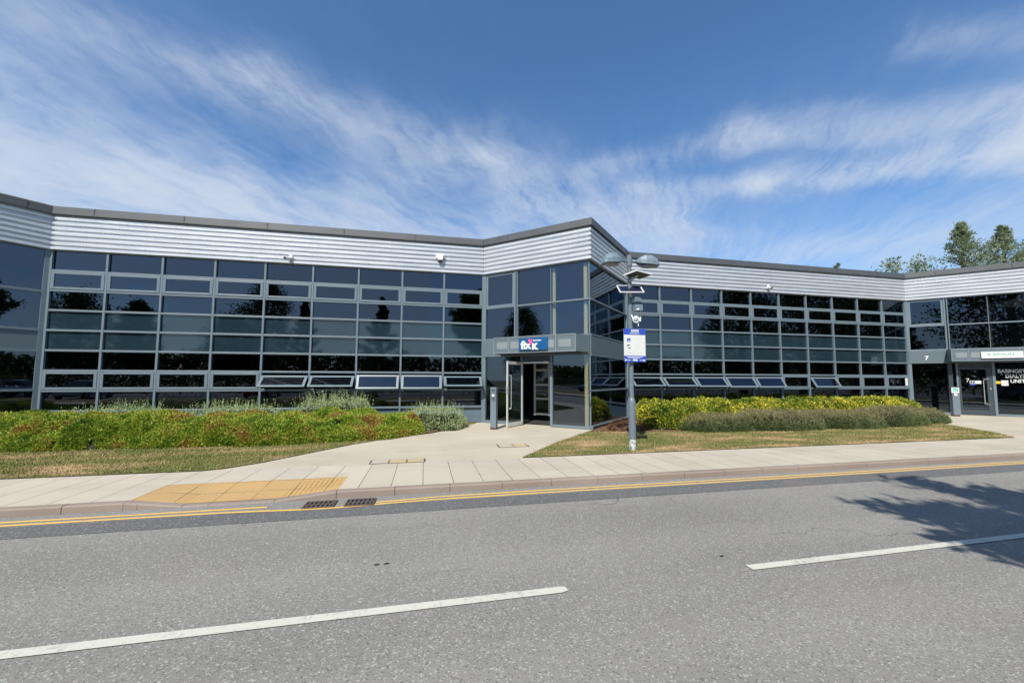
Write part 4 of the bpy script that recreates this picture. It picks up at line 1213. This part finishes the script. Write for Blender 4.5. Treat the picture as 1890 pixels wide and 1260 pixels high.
# cirrus fans out from one point of the sky (33 deg east of the street normal, 22 deg up)
fx = g.m('MULTIPLY', g.m('SUBTRACT', az, 38.), .55); fy = g.m('SUBTRACT', el, 4.0)
th = g.m('ARCTAN2', fx, fy); rd = g.m('SQRT', g.m('ADD', g.m('MULTIPLY', fx, fx), g.m('MULTIPLY', fy, fy)))
def fan(a, b, sc, det, seed):
    c = g.n('ShaderNodeCombineXYZ'); g.put(c.inputs[0], g.m('MULTIPLY', th, a)); g.put(c.inputs[1], g.m('MULTIPLY', rd, b)); c.inputs[2].default_value = seed
    return g.noise(c.outputs[0], sc, det, .64, .12)
fn1 = fan(2.6, .06, 1.6, 8, 2.3); fn2 = fan(20., .10, 1.6, 8, 7.1)
iso = g.noise(g.mapping(tc.outputs['Generated'], sc=(1,1,2.5)), 9., 6, .62)
tex = g.m('ADD', g.m('ADD', g.m('MULTIPLY', fn1, .44), g.m('MULTIPLY', fn2, .34)), g.m('MULTIPLY', iso, .22))
tex = g.map(tex, .36, .64, .0, 1.75)
SEG = [(-40.6,31.1,-21.6,33.2,2.2,.30),(-33.0,32.6,-22.7,33.1,1.0,.14),(-21.6,33.2,8.6,29.5,2.6,.44),(8.6,29.5,34.2,21.4,3.4,.40),(-46.1,16.8,-22.7,20.5,3.6,.55),(-30.1,19.4,8.7,19.6,4.2,.55),(-45.4,23.9,-37.4,23.3,3.0,.12),(-10.,25.1,.7,27.0,2.8,.2),(23.2,28.3,45.4,28.6,1.5,.34),(44.2,28.9,66.,22.5,1.8,.50),(30.,25.5,46.3,22.6,1.2,.45),(45.2,23.2,65.8,19.9,1.35,.78),(65.8,19.9,75.2,17.9,2.0,.5),(60.1,31.5,70.,26.0,1.4,.2),(44.8,15.2,67.1,12.9,2.2,.36),(12.7,24.2,36.2,20.4,2.8,.42),(66.,22.7,75.3,19.9,2.0,.5),(23.1,19.6,38.8,16.,2.8,.30),(-80,25,-46,20,8,.45)]
tot = None
for ax, ay, bx_, by_, wd_, kk in SEG:
    ddx, ddy = bx_-ax, by_-ay; L2 = ddx*ddx+ddy*ddy
    qx = g.m('SUBTRACT', az, ax); qy = g.m('SUBTRACT', el, ay)
    t = g.m('MULTIPLY_ADD', qx, ddx/L2, g.m('MULTIPLY', qy, ddy/L2), clamp=True)
    ex = g.m('MULTIPLY_ADD', t, -ddx, qx); ey = g.m('MULTIPLY_ADD', t, -ddy, qy)
    ex = g.m('MULTIPLY', ex, .8)
    d2 = g.m('ADD', g.m('MULTIPLY', ex, ex), g.m('MULTIPLY', ey, ey))
    e = g.m('MULTIPLY', g.m('EXPONENT', g.m('MULTIPLY', d2, -1/(wd_*wd_))), kk)
    tot = e if tot is None else g.m('ADD', tot, e)
wide = g.m('MULTIPLY', g.map(g.m('ABSOLUTE', az0), 72, 95, 0, 1), .16)
veil = g.m('MULTIPLY', g.map(az0, -50, 25, .30, .04), g.map(el0, 12, 38, 1.7, .10))
tot = g.m('ADD', g.m('ADD', tot, veil), g.m('ADD', wide, g.map(el0, 4, 24, .30, .0)))
cl = g.m('MULTIPLY', tot, g.m('MULTIPLY_ADD', tex, 1.0, .05))
cl = g.m('SUBTRACT', 1.0, g.m('EXPONENT', g.m('MULTIPLY', cl, -1.15)))
tint = g.mix(1.0, sky.outputs[0], (.70,1.0,1.20), 'MULTIPLY')
sc_ = g.mix(cl, tint, (4.5,5.05,5.9))
bgd = g.n('ShaderNodeBackground'); g.l(sc_, bgd.inputs[0]); bgd.inputs[1].default_value = .095
wo = g.n('ShaderNodeOutputWorld'); g.l(bgd.outputs[0], wo.inputs[0])

# ------------------------------------------------------------------ camera
cd = bpy.data.cameras.new('camera'); cd.sensor_width = 36; cd.lens = 729.666/1890*36; cd.shift_y = 16.75/1890; cd.clip_end = 2000; cd.clip_start = .05
co = bpy.data.objects.new('camera', cd); COL.objects.link(co)
co.matrix_world = Matrix.Translation((0,0,1.6)) @ Matrix.Rotation(R(-AL),4,'Z') @ Matrix.Rotation(R(90)+.0717,4,'X') @ Matrix.Rotation(.0028,4,'Z')
S.camera = co
S.view_settings.view_transform = 'Standard'; S.view_settings.look = 'None'; S.view_settings.gamma = 1
S.view_settings.exposure = 0.58
